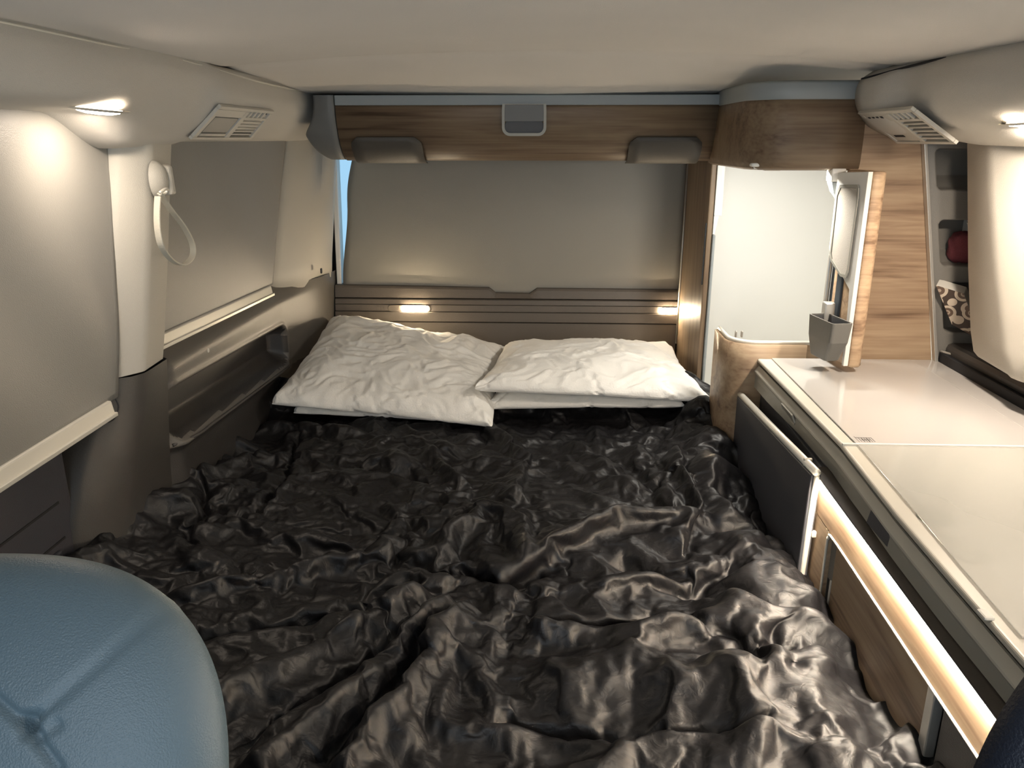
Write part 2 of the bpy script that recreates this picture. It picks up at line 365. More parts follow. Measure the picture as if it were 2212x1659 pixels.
# lower left trim with moulded pocket
def sd_rr(y, z, y0, y1, z0, z1, r):
    cy, cz, hy, hz = (y0+y1)/2, (z0+z1)/2, (y1-y0)/2-r, (z1-z0)/2-r
    a, b = abs(y-cy)-hy, abs(z-cz)-hz
    return math.hypot(max(a, 0), max(b, 0))+min(max(a, b), 0)-r
def trimX(y, z):
    x = -.748 - .030*sstep(.70, .765, z) + .006*sstep(.56, .40, z)
    x -= .035*sstep(1.50, 1.44, y)
    if y > 2.15: x = lerp(x, -.705+.02*(z-.6), sstep(2.14, 2.50, y))
    zt = z + .030*(y-1.45)/.7
    d = sd_rr(y, zt, 1.474, 2.185, .560, .670, .030)
    x -= .052*sstep(.004, -.014, d)*(1-.55*sstep(.60, .565, zt))
    x += .004*math.exp(-((d-.008)/.005)**2)
    d2 = sd_rr(y, zt, 1.455, 2.200, .535, .70, .03)
    x += .010*math.exp(-((zt-.548)/.009)**2)*sstep(.01, -.01, d2)
    return x
def topz(y): return float(np.interp(y, [1.4, 2.10, 2.14, 2.22, 2.35, 2.6], [.768, .752, .768, .748, .728, .720]))
def tf(u, v):
    y = lerp(1.38, 2.62, u); z = lerp(.22, topz(y)+.01, v); return (trimX(y, z), y, z)
lt = struct(grid('trim_10', tf, 190, 130, mat('side trim lit tone', (.125, .113, .098), .40, bump=.25, bscale=600)), 'charcoal moulded side trim with long oval pocket above the bed')  # trim of the pillar foot in a paler copy, light put in the colour
lt.data.materials.append(mat('side trim shade tone', (.036, .032, .029), .45, bump=.2, bscale=500))  # shade of the recess and below the lip put into this colour
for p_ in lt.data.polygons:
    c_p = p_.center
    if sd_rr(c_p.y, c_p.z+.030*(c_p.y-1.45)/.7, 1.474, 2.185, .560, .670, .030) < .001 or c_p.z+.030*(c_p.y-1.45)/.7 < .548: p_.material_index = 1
tube('pocket_lip', [(trimX(y, .552-.030*(y-1.45)/.7)+.001, y, .552-.030*(y-1.45)/.7) for y in [1.47+.07*i for i in range(11)]], .0035, M_TRIM, lt, n=3)
o = plate('clip', rrect(.010, .010, .0045), at(446, 757, 'X', -.752)+Vector((.002, 0, 0)), (0, 1, 0), (0, 0, 1), .003, M_TAG, lt); o['label'] = 'small white clip'
# sliding door lower trim
db = []
ldoor = box('door_1', (-.86, -.812, -.5, 1.205, .10, .705), M_DOORTR, bevel=.004); struct(ldoor, 'dark sliding door trim below the front left blind')
for z in (.565, .50): box('groove', (-.813, -.8105, -.5, 1.17, z, z+.004), M_DARK, ldoor, bevel=0)
box('latch_plate', (-.813, -.806, 1.00, 1.15, .36, .49), M_DOORTR, ldoor, bevel=.004)

# ------------------------------------------------------------------ blinds
def blind_side(label, ya_t, yb_t, ya_b, yb_b, zt, zb0, zb1, xt, xb, amp, rr, railr, seed, rail_mat):
    t = thing('roller_blind', label, 'blind', (xb, (ya_b+yb_b)/2, min(zb0, zb1)))
    def fn(u, v):
        # rounded upper corners: rows near the top get narrower
        k = 0
        H = zt-(zb0+zb1)/2; dz = (1-v)*H
        if dz < rr: k = rr-math.sqrt(max(0, rr*rr-(rr-dz)**2))
        ya = lerp(ya_b, ya_t, v)+k; yb = lerp(yb_b, yb_t, v)-k
        y = lerp(ya, yb, u); z = lerp(lerp(zb0, zb1, u), zt, v)
        x = lerp(xb, xt, v)+amp*(math.sin(y*9+seed+2.2*v)*.5+math.sin(y*21+z*14+seed*2)*.22+math.sin(z*9+seed)*.35)*math.sin(math.pi*min(1, max(0, v)))**.7
        return (x, y, z)
    grid('fabric', fn, 70, 50, M_BLIND, t, solid=-.0012)
    y0, y1 = railr
    r = hexa('bottom_rail', [(xb-.006, y0, zb0-.022), (xb+.010, y0, zb0-.020), (xb+.010, y1, zb1-.020), (xb-.006, y1, zb1-.022),
                         (xb-.006, y0, zb0+.004), (xb+.006, y0, zb0+.004), (xb+.006, y1, zb1+.004), (xb-.006, y1, zb1+.004)], rail_mat, t, bevel=.003)
    hexa('rail_lip', [(xb+.004, y0, zb0-.024), (xb+.014, y0, zb0-.024), (xb+.014, y1, zb1-.024), (xb+.004, y1, zb1-.024),
                       (xb+.004, y0, zb0-.017), (xb+.014, y0, zb0-.017), (xb+.014, y1, zb1-.017), (xb+.004, y1, zb1-.017)], M_ALUW, r, bevel=.001)
    return t
b1 = blind_side('large grey blackout blind on the front left sliding door window', .30, 1.402, .25, 1.300, 1.215, .706, .712, -.755, -.756, .015, .05, (.25, 1.268), .6, M_ALUW)
b2 = blind_side('grey blackout blind on the left window behind the strap pillar', 1.545, 2.288, 1.40, 2.140, 1.152, .782, .763, -.730, -.755, .004, .03, (1.44, 2.110), 2.1, M_ALUW)
tube('cable_loop', [at(205, 895, 'X', -.76), at(225, 912, 'X', -.752), at(246, 905, 'X', -.748), at(256, 880, 'X', -.745), at(250, 862, 'X', -.75)], .0014, M_DARK, b1, seg=6)
struct(prism('window_1', [(-.5, .70), (1.325, .70), (1.40, 1.23), (-.5, 1.23)], -.845, -.835, 'X', M_DARK), 'black sliding door window behind the front left blind')
struct(prism('window_2', [(1.40, .74), (2.19, .73), (2.33, 1.16), (1.50, 1.16)], -.845, -.80, 'X', M_DARK), 'black window seal behind the rear left blind')
struct(tube('trim_11', [(-.744, 2.302, 1.16), (-.750, 2.28, 1.10), (-.762, 2.21, .92), (-.770, 2.152, .76)], .008, M_BTN), 'dark rubber seal at the rear edge of the left window')

# rear blind
t = thing('roller_blind', 'wide grey blackout blind over the rear tailgate window', 'blind', (-.1, 2.6, .675))
def rb(u, v):
    z = lerp(.652, 1.145, v)
    xl = -.676+.030*sstep(.68, .95, z)+.034*sstep(.9, 1.15, z)**2
    x = lerp(xl, .445, u); y = 2.600-.020*math.sin(math.pi*v)*math.sin(math.pi*u)**.5+.002*math.sin(x*11)
    return (x, y, z)
grid('fabric', rb, 50, 30, M_BLIND2, t, solid=.0012)
box('bottom_rail', (-.690, .43, 2.594, 2.604, .644, .654), M_ALU, t)

# ------------------------------------------------------------------ tailgate board with reading lamps
def yb(z): return 2.585-.02*(.68-z)/.1
tg = None
def notch(u):  # top edge height along x
    pts = [(-.70, .685), (-.185, .679), (-.163, .662), (-.05, .660), (-.026, .678), (.45, .676)]
    for (a, za), (b, zb) in zip(pts[:-1], pts[1:]):
        if a <= u <= b: return lerp(za, zb, (u-a)/(b-a))
    return .679
xs = [-.70, -.5, -.3, -.190, -.185, -.176, -.163, -.158, -.10, -.055, -.05, -.038, -.026, -.02, .1, .3, .437]
def boardrow(prof):
    rows = []
    for x in xs: rows.append([(x, y, (notch(x)+dz if top else dz)) for (y, dz, top) in prof])
    return rows
tg = struct(loft('trim_12', boardrow([(2.63, 0, 1), (2.592, 0, 1), (2.584, -.002, 1), (2.580, -.008, 1), (2.574, .6445, 0), (2.582, .642, 0), (2.60, .641, 0)]), M_SHELF, smooth=False), 'brown grey top board of the tailgate with a notch')
loft('lamp_board', boardrow([(2.60, .641, 0), (2.578, .6405, 0), (2.572, .638, 0), (2.568, .624, 0), (2.572, .6225, 0), (2.568, .621, 0), (2.566, .601, 0), (2.570, .5995, 0), (2.562, .598, 0), (2.560, .568, 0), (2.566, .566, 0), (2.59, .5655, 0)]), M_SHELF, tg, smooth=False)
loft('lower_board', boardrow([(2.59, .5655, 0), (2.572, .5645, 0), (2.566, .562, 0), (2.558, .45, 0), (2.558, .2, 0)]), M_SHELF, tg, smooth=False)
for i, (x, lab) in enumerate(((-.431, 'lit slim reading lamp above the left pillow'), (.437, 'lit slim reading lamp beside the wardrobe panel'))):
    w = .045
    t = thing('reading_lamp', lab, 'lamp', (x, 2.566, .61), 'reading lamps in the tailgate board')
    plate('housing', rrect(2*w+.052 if i == 0 else 2*w+.02, .022, .0105, cx=-.02 if i == 0 else 0), (x, 2.5675, .610), (1, 0, 0), (0, 0, 1), .0035, M_SHELF, t)
    plate('lens', rrect(2*w, .019, .009), (x-(0 if i == 0 else .012), 2.565, .610), (1, 0, 0), (0, 0, 1), .005, M_READ, t, bevel=.002)

# ------------------------------------------------------------------ overhead rear cabinet
oc = thing('overhead_cabinet', 'wide oak overhead cabinet across the rear above the blind', 'cabinet', (-.06, 2.35, 1.09))
FP = [(2.098, 1.232), (2.100, 1.205), (2.108, 1.175), (2.122, 1.145), (2.145, 1.118), (2.172, 1.100), (2.195, 1.094)]
FP = resample(FP, 3)
rows = [[(x, y, z) for y, z in FP]+[(x, 2.56, 1.094)] for x in (-.538, -.2, .1, .4315)]
fl = loft('flap', rows, M_WXD, oc, smooth=True, solid=-.012)
box('cabinet_body', (-.60, .432, 2.215, 2.60, 1.10, 1.255), M_CAP, oc)
box('top_strip', (-.538, .4315, 2.094, 2.14, 1.231, 1.2555), M_BLUE, oc, bevel=.002)
CP = [(-.601, 1.256), (-.598, 1.235), (-.606, 1.205), (-.618, 1.180), (-.628, 1.160), (-.622, 1.140), (-.606, 1.115), (-.590, 1.106), (-.57, 1.104)]
def cap_row(x0, dz, s):
    return None
rows = []
for y, k in ((2.096, 0), (2.1, .0), (2.2, .0), (2.5, 0)):
    pass
# end cap: side silhouette swept along the flap profile
capL = resample([(-.600, 1.256), (-.600, 1.236), (-.606, 1.205), (-.618, 1.182), (-.630, 1.162), (-.626, 1.146), (-.612, 1.120), (-.598, 1.106), (-.585, 1.0965)], 3)
def yflap(z):
    z = min(z, 1.256)
    if z > 1.232: return 2.096
    for (ya, za), (yb_, zb) in zip(FP[:-1], FP[1:]):
        if zb <= z <= za: return lerp(ya, yb_, (za-z)/max(1e-6, za-zb))
    return 2.195
rows = []
for (x, z) in capL:
    y = yflap(z)
    rows.append([(x, 2.5, z), (x, y+.03, z), (x+.004, y+.012, z), (x+.012, y+.004, z), (-.56, y+.001, z), (-.5415, y, z), (-.5405, y+.004, z), (-.5405, y+.03, z)])
loft('end_cap', rows, M_CAP, oc)
for (xa, xb) in ((-.508, -.322), (.212, .398)):
    poly = []
    rws = []
    for (y, z) in [(2.104, 1.158)] + [p for p in FP if p[1] < 1.153] + [(2.215, 1.0925)]:
        yy = yflap(z) if z > 1.095 else y
        ins = .0
        if z > 1.135: ins = .020-math.sqrt(max(0, .020**2-(max(0, z-1.136))**2)) if z < 1.156 else .018
        rws.append([(lerp(xa+ins, xb-ins, i/6), yy-.0045-.0015*math.sin(math.pi*i/6), z-.003) for i in range(7)])
    loft('bumper_pad', rws, M_PAD, oc, solid=-.003)
# latch
lo = rrect(.112, .078, .020); li = rrect(.098, .064, .014)
lo = [(a, max(b, -.039)) for a, b in lo]
fl_o = Vector((-.057, 2.094, 1.196)); Ud, Vd = Vector((1, 0, 0)), Vector((0, -.02, 1))
lt_ = ringplate('latch_frame', [(a, b if b < .02 else .038) for a, b in lo], [(a, b if b < .02 else .036) for a, b in li], fl_o, Ud, Vd, .006, M_FASC, oc); lt_['label'] = 'grey rounded latch frame'
plate('latch_button', [(-.049, -.004), (.049, -.004), (.049, .036), (-.049, .036)], fl_o+Vector((0, -.0005, 0)), Ud, Vd, .005, M_CAP, lt_)
plate('latch_recess', rrect(.098, .034, .012, cy=-.018), fl_o+Vector((0, .002, 0)), Ud, Vd, .002, M_SLATE, lt_)

# ------------------------------------------------------------------ corner cabinet + wardrobe
cc = thing('corner_cabinet', 'oak corner cabinet hanging above the open wardrobe', 'cabinet', (.55, 1.9, 1.095))
def plan(off=0):
    pts = [(.4405-off, 2.20), (.4405-off, 2.05), (.4405-off, 1.90)]
    cx, cy, r = .4405+.085, 1.775+.085, .085+off
    for i in range(1, 8):
        a = math.radians(180+90*i/8); pts.append((cx+r*math.cos(a), cy+r*math.sin(a)))
    pts += [(.53, 1.775-off), (.60, 1.775-off), (.665, 1.775-off)]
    return pts
rows = []
for z, o_ in ((1.0945, -.004), (1.0965, .001), (1.105, .003), (1.15, .0045), (1.20, .003), (1.232, .001)):
    rows.append([(x, y, z) for x, y in plan(o_)])
loft('curved_front', rows, M_WXD, cc, solid=.010)
rows = [[(x, y, z) for x, y in plan(o_)] for z, o_ in ((1.233, .002), (1.235, .004), (1.256, .004), (1.2585, .001))]
loft('top_strip', rows, M_BLUE, cc, solid=.010)
box('cabinet_bottom', (.445, .70, 1.79, 2.22, 1.092, 1.100), M_WHITE, cc)
rows = [[(x, y, 1.0925) for x, y in plan(.0035)], [(x, y, 1.0945) for x, y in plan(.0035)]]
loft('bottom_edge', rows, M_PAD, cc, solid=.006)
boxes('under_fitting', [(.452, .470, 1.80, 1.82, 1.0865, 1.0925), (.476, .510, 1.795, 1.815, 1.0835, 1.0925)], M_ALU, cc)
# tall back panel behind the kitchen, running up under the rail
bp_ = prism('trim_13', [(.662, 1.255), (.648, 1.088), (.655, .60), (.905, .60), (.884, .671), (.841, .897), (.788, 1.15), (.77, 1.20)], 1.770, 1.784, 'Y', M_WX, bevel=.0015)
struct(bp_, 'oak laminate partition behind the rear end of the worktop')

wd = thing('wardrobe', 'open wardrobe with white lining behind the kitchen', 'wardrobe', (.62, 2.2, 0))
box('side_panel', (.4415, .4560, 2.200, 2.64, 0, 1.095), wood('brown oak laminate side', 'Z', .42), wd, bevel=.003)
box('back_lining', (.456, 1.00, 2.30, 2.315, 0, 1.20), M_WHITE, wd)
box('right_lining', (.93, .945, 1.79, 2.30, 0, 1.20), M_WHITE, wd)
box('wardrobe_shelf', (.46, .93, 1.80, 2.30, .43, .445), M_WHITE, wd)
boxes('door_track', [(.4565, .470, 2.195, 2.215, .95, 1.088), (.4565, .478, 2.198, 2.230, .95, 1.088)], M_WHITE, wd)
hexa('track_foot', [(.4565, 2.195, .90), (.462, 2.195, .90), (.462, 2.215, .90), (.4565, 2.215, .90), (.4565, 2.195, .95), (.470, 2.195, .95), (.470, 2.215, .95), (.4565, 2.215, .95)], M_WHITE, wd)
box('track_lower', (.4565, .464, 2.190, 2.215, .40, .90), M_BLUE, wd)
box('edge_seal', (.4375, .4415, 2.205, 2.212, .76, .93), M_BTN, wd, bevel=.001)
tube('edge_strip', [(.4400, 2.560, 1.09), (.4385, 2.560, .50)], .003, M_ALU, wd, n=1)
rows = []
def post(z0, z1):
    pts = []
    cx, cy, r = .432+.055, 1.775+.055, .055
    pts.append((.432, 1.92)); pts.append((.432, 1.86))
    for i in range(0, 9):
        a = math.radians(180+90*i/8); pts.append((cx+r*math.cos(a), cy+r*math.sin(a)))
    return pts
pp = post(0, 1)
rows = [[(x, y, z) for x, y in pp+[(.60, 1.775)] ] for z in (.10, .40, .62, .700)]
loft('lower_corner', rows, M_WX, wd, solid=.010)
boxes('upstand', [(.487, .66, 1.775, 1.787, .655, .7000)], M_WX, wd, bevel=.001)
rows = [[(x+dx, y+dy, z) for x, y in pp+[(.66, 1.775)]] for (dx, dy, z) in ((0, 0, .700), (.0, .0, .7035), (.004, .004, .7040))]
loft('upstand_edge', rows, M_ALUW, wd, solid=.004)
boxes('catch_pins', [(.452, .457, 1.835, 1.842, .70, .716), (.466, .471, 1.835, 1.842, .70, .716)], M_ALU, wd)

# wardrobe door, swung open towards the camera
A0, B0 = Vector((.628, 1.755, 0)), Vector((.647, 1.640, 0)); dAB = (B0-A0); Ln = dAB.length; uA = dAB.normalized()
def dpt(s, z): return A0+uA*(s*Ln)+Vector((0, 0, z))
inner = [(0, 1.082), (Ln, 1.088), (Ln, .688), (Ln*.93, .688), (Ln*.90, .80), (Ln*.86, .850), (Ln*.30, .893), (.004, .915), (0, .925)]
dr = plate('door', inner, A0, uA, (0, 0, 1), .010, M_WHITE2, wd, bevel=.001); dr['label'] = 'open door, white inside and oak outside'
ins = [(Ln*.20, 1.052), (Ln*.72, 1.055), (Ln*.76, 1.050), (Ln*.78, 1.03), (Ln*.76, .89), (Ln*.72, .878), (Ln*.55, .878), (Ln*.20, .902), (Ln*.14, .915), (Ln*.12, 1.035)]
c_ = (Ln*.46, .968)
big = [(c_[0]+(a-c_[0])*1.13, c_[1]+(b-c_[1])*1.07) for a, b in ins]
ringplate('insert_frame', big, ins, A0+Vector((-.0105, -.0017, 0)), uA, (0, 0, 1), -.003 if False else .003, M_FASC, dr)
plate('felt_insert', ins, A0+Vector((-.0090, -.0015, 0)), uA, (0, 0, 1), .003, M_BEIGE, dr)
Nn = uA.cross(Vector((0, 0, 1))).normalized()
if Nn.x < 0: Nn = -Nn
rows = []
for z in (.684, .688, .80, .95, 1.08, 1.086, 1.088):
    k = .004 if z in (.684, 1.088) else 0
    rows.append([B0+Nn*x+uA*y+Vector((0, 0, z)) for x, y in ((.0015+k, -.10), (.0015+k, -.002), (.003+k, .0015-k), (.012, .003-k), (.022, .002-k), (.030-k, -.003), (.034-k, -.012), (.036-k, -.03), (.038-k, -.11))])
loft('outer_panel', rows, M_WZ, dr, closed=True, caps=True)
box('rear_channel', (.634, .662, 1.700, 1.764, .69, .905), mat('dark blue lining', (.05, .062, .075), .5), dr)
box('hinge_block', (.610, .640, 1.765, 1.80, 1.062, 1.090), M_WHITE2, dr)
hexa('hinge_wedge', [(.618, 1.765, 1.040), (.642, 1.765, 1.010), (.642, 1.79, 1.010), (.618, 1.79, 1.040), (.612, 1.765, 1.062), (.642, 1.765, 1.062), (.642, 1.80, 1.062), (.612, 1.80, 1.062)], M_BLUE, dr)
box('hinge_post', (.622, .632, 1.755, 1.765, .78, .91), M_ALU, dr)
box('bin_hook', (.606, .628, 1.700, 1.722, .770, .812), M_ALU, dr)
# bin
bn = thing('storage_bin', 'small tapered grey bin hanging on the open wardrobe door', 'bin', (.62, 1.69, .70))
def bin_ring(sl, sw, z, o=0, dy=0):
    c = Vector((.604, 1.655+dy*.6, z)); nv = Vector((uA.y, -uA.x, 0))
    return [c+uA*a+nv*b for a, b in rrect(.104*sl-2*o, .046*sw-2*o, .007)]
BR = [(.60, .60, .700, .02), (.66, .70, .702, .018), (.93, .92, .745, .004), (1, 1, .786, 0)]
loft('bin_shell', [bin_ring(*q[:3], 0, q[3]) for q in BR]+[bin_ring(1, 1, .788), bin_ring(1, 1, .788, .003), bin_ring(1, 1, .780, .003)], M_BIN, bn, closed=True, smooth=False)
loft('bin_floor', [bin_ring(.60, .60, .7005, 0, .02), bin_ring(.3, .3, .7005, 0, .02), bin_ring(.01, .01, .7005, 0, .02)], M_BIN, bn, closed=True, smooth=False)
loft('bin_shade_inside', [bin_ring(q[0], q[1], q[2]+(.004 if q[2] < .705 else -.001), .0032, q[3]) for q in BR[::-1]]+[bin_ring(.1, .1, .704, 0, .02)], M_SLATE, bn, closed=True, smooth=False)  # inside in darker grey, shade of the opening put into the colour

# ------------------------------------------------------------------ right storage column, pillar, lower sill
Xl = lambda z: lerp(.892, .788, (z-.64)/(.51)) if z <= 1.15 else .788
sc_ = thing('storage_column', 'grey moulded wall organiser with three open pockets', 'organiser', (.92, 1.77, .66))
def colf(u, v):
    z = lerp(.645, 1.160, v); s = lerp(.002, .150, u); x = Xl(z)+s; y = 1.760-.004*sstep(.0, .03, s)
    for (z0, z1, sl) in ((1.045, 1.132, .012), (.884, .984, .018), (.735, .848, .020)):
        fl_ = .035*sstep(.02, .09, s)*.3
        d = sd_rr(s, z, .022, .30, z0, z1, .014)
        tt = sstep(.0, -.005, d)
        dep = .065
        if z0 > .8: y += dep*tt*min(1, .35+max(0, (z-z0))/.045)
        else: y += .03*tt
    return (x, y, z)
grid('pocket_panel', colf, 60, 220, M_GREYP, sc_)
prism('edge_rail', [(Xl(z)+dx, z) for z, dx in ((.66, -.002), (1.15, -.002), (1.15, .005), (.66, .005))], 1.752, 1.768, 'Y', M_ALU, sc_, bevel=.001)
rp = thing('pouch', 'dark red cloth pouch in the middle wall pocket', 'pouch', (.92, 1.79, .89))
def pf(u, v):
    a = u*2*math.pi; ph = (v-.5)*math.pi; e = lambda t, n: math.copysign(abs(t)**n, t)
    return (.925+.034*e(math.cos(ph), .6)*e(math.cos(a), .7)+.002*math.sin(9*ph+3*a), 1.790+.020*e(math.cos(ph), .6)*e(math.sin(a), .7), .921+.034*e(math.sin(ph), .7)+.002*math.sin(5*a))
grid('pouch_body', pf, 24, 16, M_RED, rp)
tube('pouch_strap', [(.914, 1.775, .978), (.917, 1.768, .965), (.922, 1.766, .950)], .003, M_TAG, rp, flat=.5)
bk = thing('patterned_packet', 'cream packet with brown floral print in the lowest wall pocket', 'packet', (.91, 1.75, .74))
c1 = at(2022, 616, 'Y', 1.735); c2 = at(2082, 634, 'Y', 1.715); c3 = at(2118, 735, 'Y', 1.725); c4 = at(2056, 700, 'Y', 1.745)
th = Vector((.018, .026, .010))
hexa('packet_body', [c1, c2, c3, c4, c1+th, c2+th, c3+th, c4+th], M_TAG, bk, bevel=.002)
dn = (c2-c1).cross(c4-c1).normalized(); dn = dn if dn.y < 0 else -dn
sh = lambda p: p+dn*.0012
me_ = mesh([sh(c1), sh(c2), sh(c3), sh(c4)]+[c1+dn*.0002, c2+dn*.0002, c3+dn*.0002, c4+dn*.0002], [(0, 1, 2, 3), (0, 4, 5, 1), (1, 5, 6, 2), (2, 6, 7, 3), (3, 7, 4, 0)])
link('printed_cover', me_, M_FLORAL, bk)
box('dark_sleeve', (.955, .985, 1.745, 1.775, .745, .835), M_DARK, bk)
rows = []
for z, yb_, yf, xo in ((1.150, 1.69, 1.545, .812), (1.05, 1.675, 1.525, .822), (.90, 1.65, 1.48, .836), (.78, 1.62, 1.43, .846), (.742, 1.60, 1.405, .848), (.732, 1.595, 1.410, .856)):
    rows.append([(.99, yb_+.01, z), (xo+.055, yb_, z), (xo+.030, yb_-.006, z), (xo+.016, yb_-.03, z), (xo+.006, yf+.03, z), (xo, yf+.008, z), (xo+.002, yf-.010, z), (xo+.018, yf-.07, z), (xo+.030, yf-.16, z), (xo+.045, yf-.24, z), (.99, yf-.30, z)])
struct(loft('trim_14', rows, M_PILL), 'broad pale pillar on the right above the worktop')
struct(box('trim_15', (.905, 1.04, -.5, 1.77, .60, .712), M_TRIM, bevel=.012), 'dark window sill trim behind the worktop')
struct(box('window_4', (1.0, 1.04, -.5, 1.32, .72, 1.16), mat('blue tinted side window', (.06, .14, .19), .2)), 'dark side window ahead of the right pillar')
struct(box('trim_16', (.893, .905, -.5, 1.768, .66, .690), M_DARK, bevel=.003), 'black joint between worktop and sill')
struct(tube('trim_17', [(.893, 1.756, .693), (.925, 1.70, .690), (.95, 1.62, .688)], .003, M_ALU, seg=6), 'thin bright edge below the wall organiser')

# ------------------------------------------------------------------ ceiling spotlights and vents
def spot(label, c, m, tilt, watts):
    t = thing('ceiling_spotlight', label, 'lamp', c, 'round spotlights in the roof rails')
    R_ = Matrix.Rotation(tilt, 3, 'Y')
    def disk(r, zz): return [Vector(c)+R_@Vector((r*math.cos(2*math.pi*i/28), r*1.25*math.sin(2*math.pi*i/28), zz)) for i in range(28)]
    loft('lens', [disk(.001, -.0075), disk(.016, -.0068), disk(.027, -.0040), disk(.031, .001)], m, t, closed=True)
    loft('bezel', [disk(.0312, .001), disk(.0320, -.0025), disk(.037, -.0020), disk(.041, .001)], M_PILL, t, closed=True)
    l_ = bpy.data.lights.new('spotlight_beam', 'AREA'); l_.shape = 'DISK'; l_.size = .055; l_.energy = watts; l_.color = LAMP_WARM
    lo_ = bpy.data.objects.new('spotlight_beam', l_); COL.objects.link(lo_); lo_.parent = t; lo_.rotation_euler = (0, tilt, 0)
    lo_.location = Vector(c)+R_@Vector((0, 0, -.0095))
    return t
spot('lit oval spotlight in the left roof rail above the front blind', (-.668, 1.215, 1.192), M_BULB, math.radians(6), .62)
spot('added unseen spotlight in the right roof rail nearer the cab', (.745, .42, 1.174), M_BULBF, math.radians(-8), 3.6)  # spot added out of view to light worktop and comforter and add bounce
spot('lit spotlight in the right roof rail at the edge of view', (.740, 1.300, 1.176), M_BULBR, math.radians(-8), 4.4)

def vent(label, A, B, C_, D, flip):
    "corners: A,B along the top (front, rear), D,C_ along the bottom"
    A, B, C_, D = map(Vector, (A, B, C_, D))
    Nn = (B-A).cross(D-A).normalized(); Nn = Nn if Nn.z < 0 else -Nn
    t = thing('air_vent', label, 'vent', (A+B+C_+D)/4, 'air vents in the roof rails')
    def p(u, v, h=0):
        if flip: u = 1-u
        q = A*(1-u)*(1-v)+B*u*(1-v)+C_*u*v+D*(1-u)*v; return q+Nn*(h-.006*math.sin(math.pi*v)*0)
    def bar(name, u0, u1, v0, v1, h0, h1, m, par=t, bev=.001):
        q = [(u0, v0), (u1, v0), (u1, v1), (u0, v1)]
        return hexa(name, [p(a, b, h0) for a, b in q]+[p(a, b, h1) for a, b in q], m, par, bevel=bev)
    bar('vent_back', .05, .95, .05, .95, .0004, .0012, M_DARK)
    fr = bar('vent_frame', 0, 1, 0, .09, .0, .007, M_PILL)
    for u0, u1, v0, v1 in ((0, .05, .09, .93), (.95, 1, .09, .93), (0, 1, .93, 1.0), (.48, .54, .09, .93)): bar('vent_frame', u0, u1, v0, v1, .0, .007, M_PILL)
    bar('vent_blank', .05, .48, .09, .30, 0, .0065, M_PILL)
    if flip:
        bar('vent_blank', .05, .48, .30, .93, 0, .0050, M_PILL)
        for k in range(4): bar('vent_slot', .10+.08*k, .145+.08*k, .14, .27, .0065, .0073, M_DARK)
        bar('vent_slot', .12, .30, .74, .80, .0050, .0058, M_DARK)
    else:
        bar('vent_flap', .08, .47, .34, .80, .001, .0045, M_CAP)
        bar('vent_flap', .08, .47, .83, .90, .001, .006, M_PILL)
    for k in range(4): bar('slat', .58+.085*k, .61+.085*k, .09, .27, .001, .0065, M_PILL)
    bar('slat', .54, .95, .27, .34, .001, .0065, M_PILL)
    for k in range(5): bar('slat', .56, .93, .40+.105*k, .445+.105*k, .001, .006, M_PILL)
    bar('slat', .52, .56, .34, .93, .001, .0065, M_PILL)
    return t
vent('slatted air vent in the left roof rail above the rear left blind', (-.6225, 1.560, 1.214), (-.6225, 1.868, 1.214), (-.683, 1.868, 1.153), (-.683, 1.545, 1.153), False)
vent('slatted air vent in the right roof rail over the oak partition', (.645, 1.50, 1.206), (.645, 1.748, 1.206), (.735, 1.748, 1.146), (.735, 1.50, 1.146), True)

# ------------------------------------------------------------------ coat hook and strap
hk = thing('belt_guide', 'round pale belt guide on the left middle pillar', 'hook', at(330, 385, 'X', -.712))
c = at(335, 388, 'X', -.704)
def dome(rx, rz, h, n=20, cc=c):
    return [[cc+Vector((h*math.cos(k*math.pi/2/6)+.001, rx*math.sin(k*math.pi/2/6)*math.cos(2*math.pi*i/n), rz*math.sin(k*math.pi/2/6)*math.sin(2*math.pi*i/n))) for i in range(n)] for k in range(7)]
loft('guide_knob', dome(.026, .034, .020), M_PILL, hk, closed=True)
hexa('guide_clip', [c+Vector(v) for v in ((0, .012, -.03), (.022, .014, -.028), (.022, .034, -.028), (0, .036, -.03), (0, .014, .026), (.020, .018, .024), (.020, .034, .024), (0, .036, .026))], M_PILL, hk, bevel=.005)
lp = thing('strap_loop', 'cream strap loop hanging from the belt guide', 'strap', at(345, 425, 'X', -.68))
X0 = -.672
pts = [at(345, 418, 'X', X0), at(368, 452, 'X', X0), at(398, 492, 'X', X0), at(416, 530, 'X', X0), at(414, 556, 'X', X0), at(396, 571, 'X', X0), at(372, 563, 'X', X0), at(350, 535, 'X', X0), at(341, 500, 'X', X0), at(339, 462, 'X', X0), at(341, 424, 'X', X0)]
sp = smoothpts(pts, 6); rows = []
for i, q in enumerate(sp):
    t_ = (sp[min(i+1, len(sp)-1)]-sp[max(i-1, 0)]).normalized(); wv = Vector((.95, -.3, 0)).normalized(); n_ = t_.cross(wv).normalized(); a, b = .0065, .0016
    rows.append([q+wv*a+n_*b, q+wv*a-n_*b, q-wv*a-n_*b, q-wv*a+n_*b])
loft('webbing', rows, M_STRAP, lp, closed=True, caps=True, smooth=False, bevel=.0008)
tube('buckle', [at(338, 416, 'X', X0)+Vector((.006, 0, 0)), at(346, 409, 'X', X0)+Vector((.008, 0, 0)), at(356, 410, 'X', X0)+Vector((.006, 0, 0)), at(355, 418, 'X', X0), at(345, 421, 'X', X0)], .0026, M_ALUW, lp)

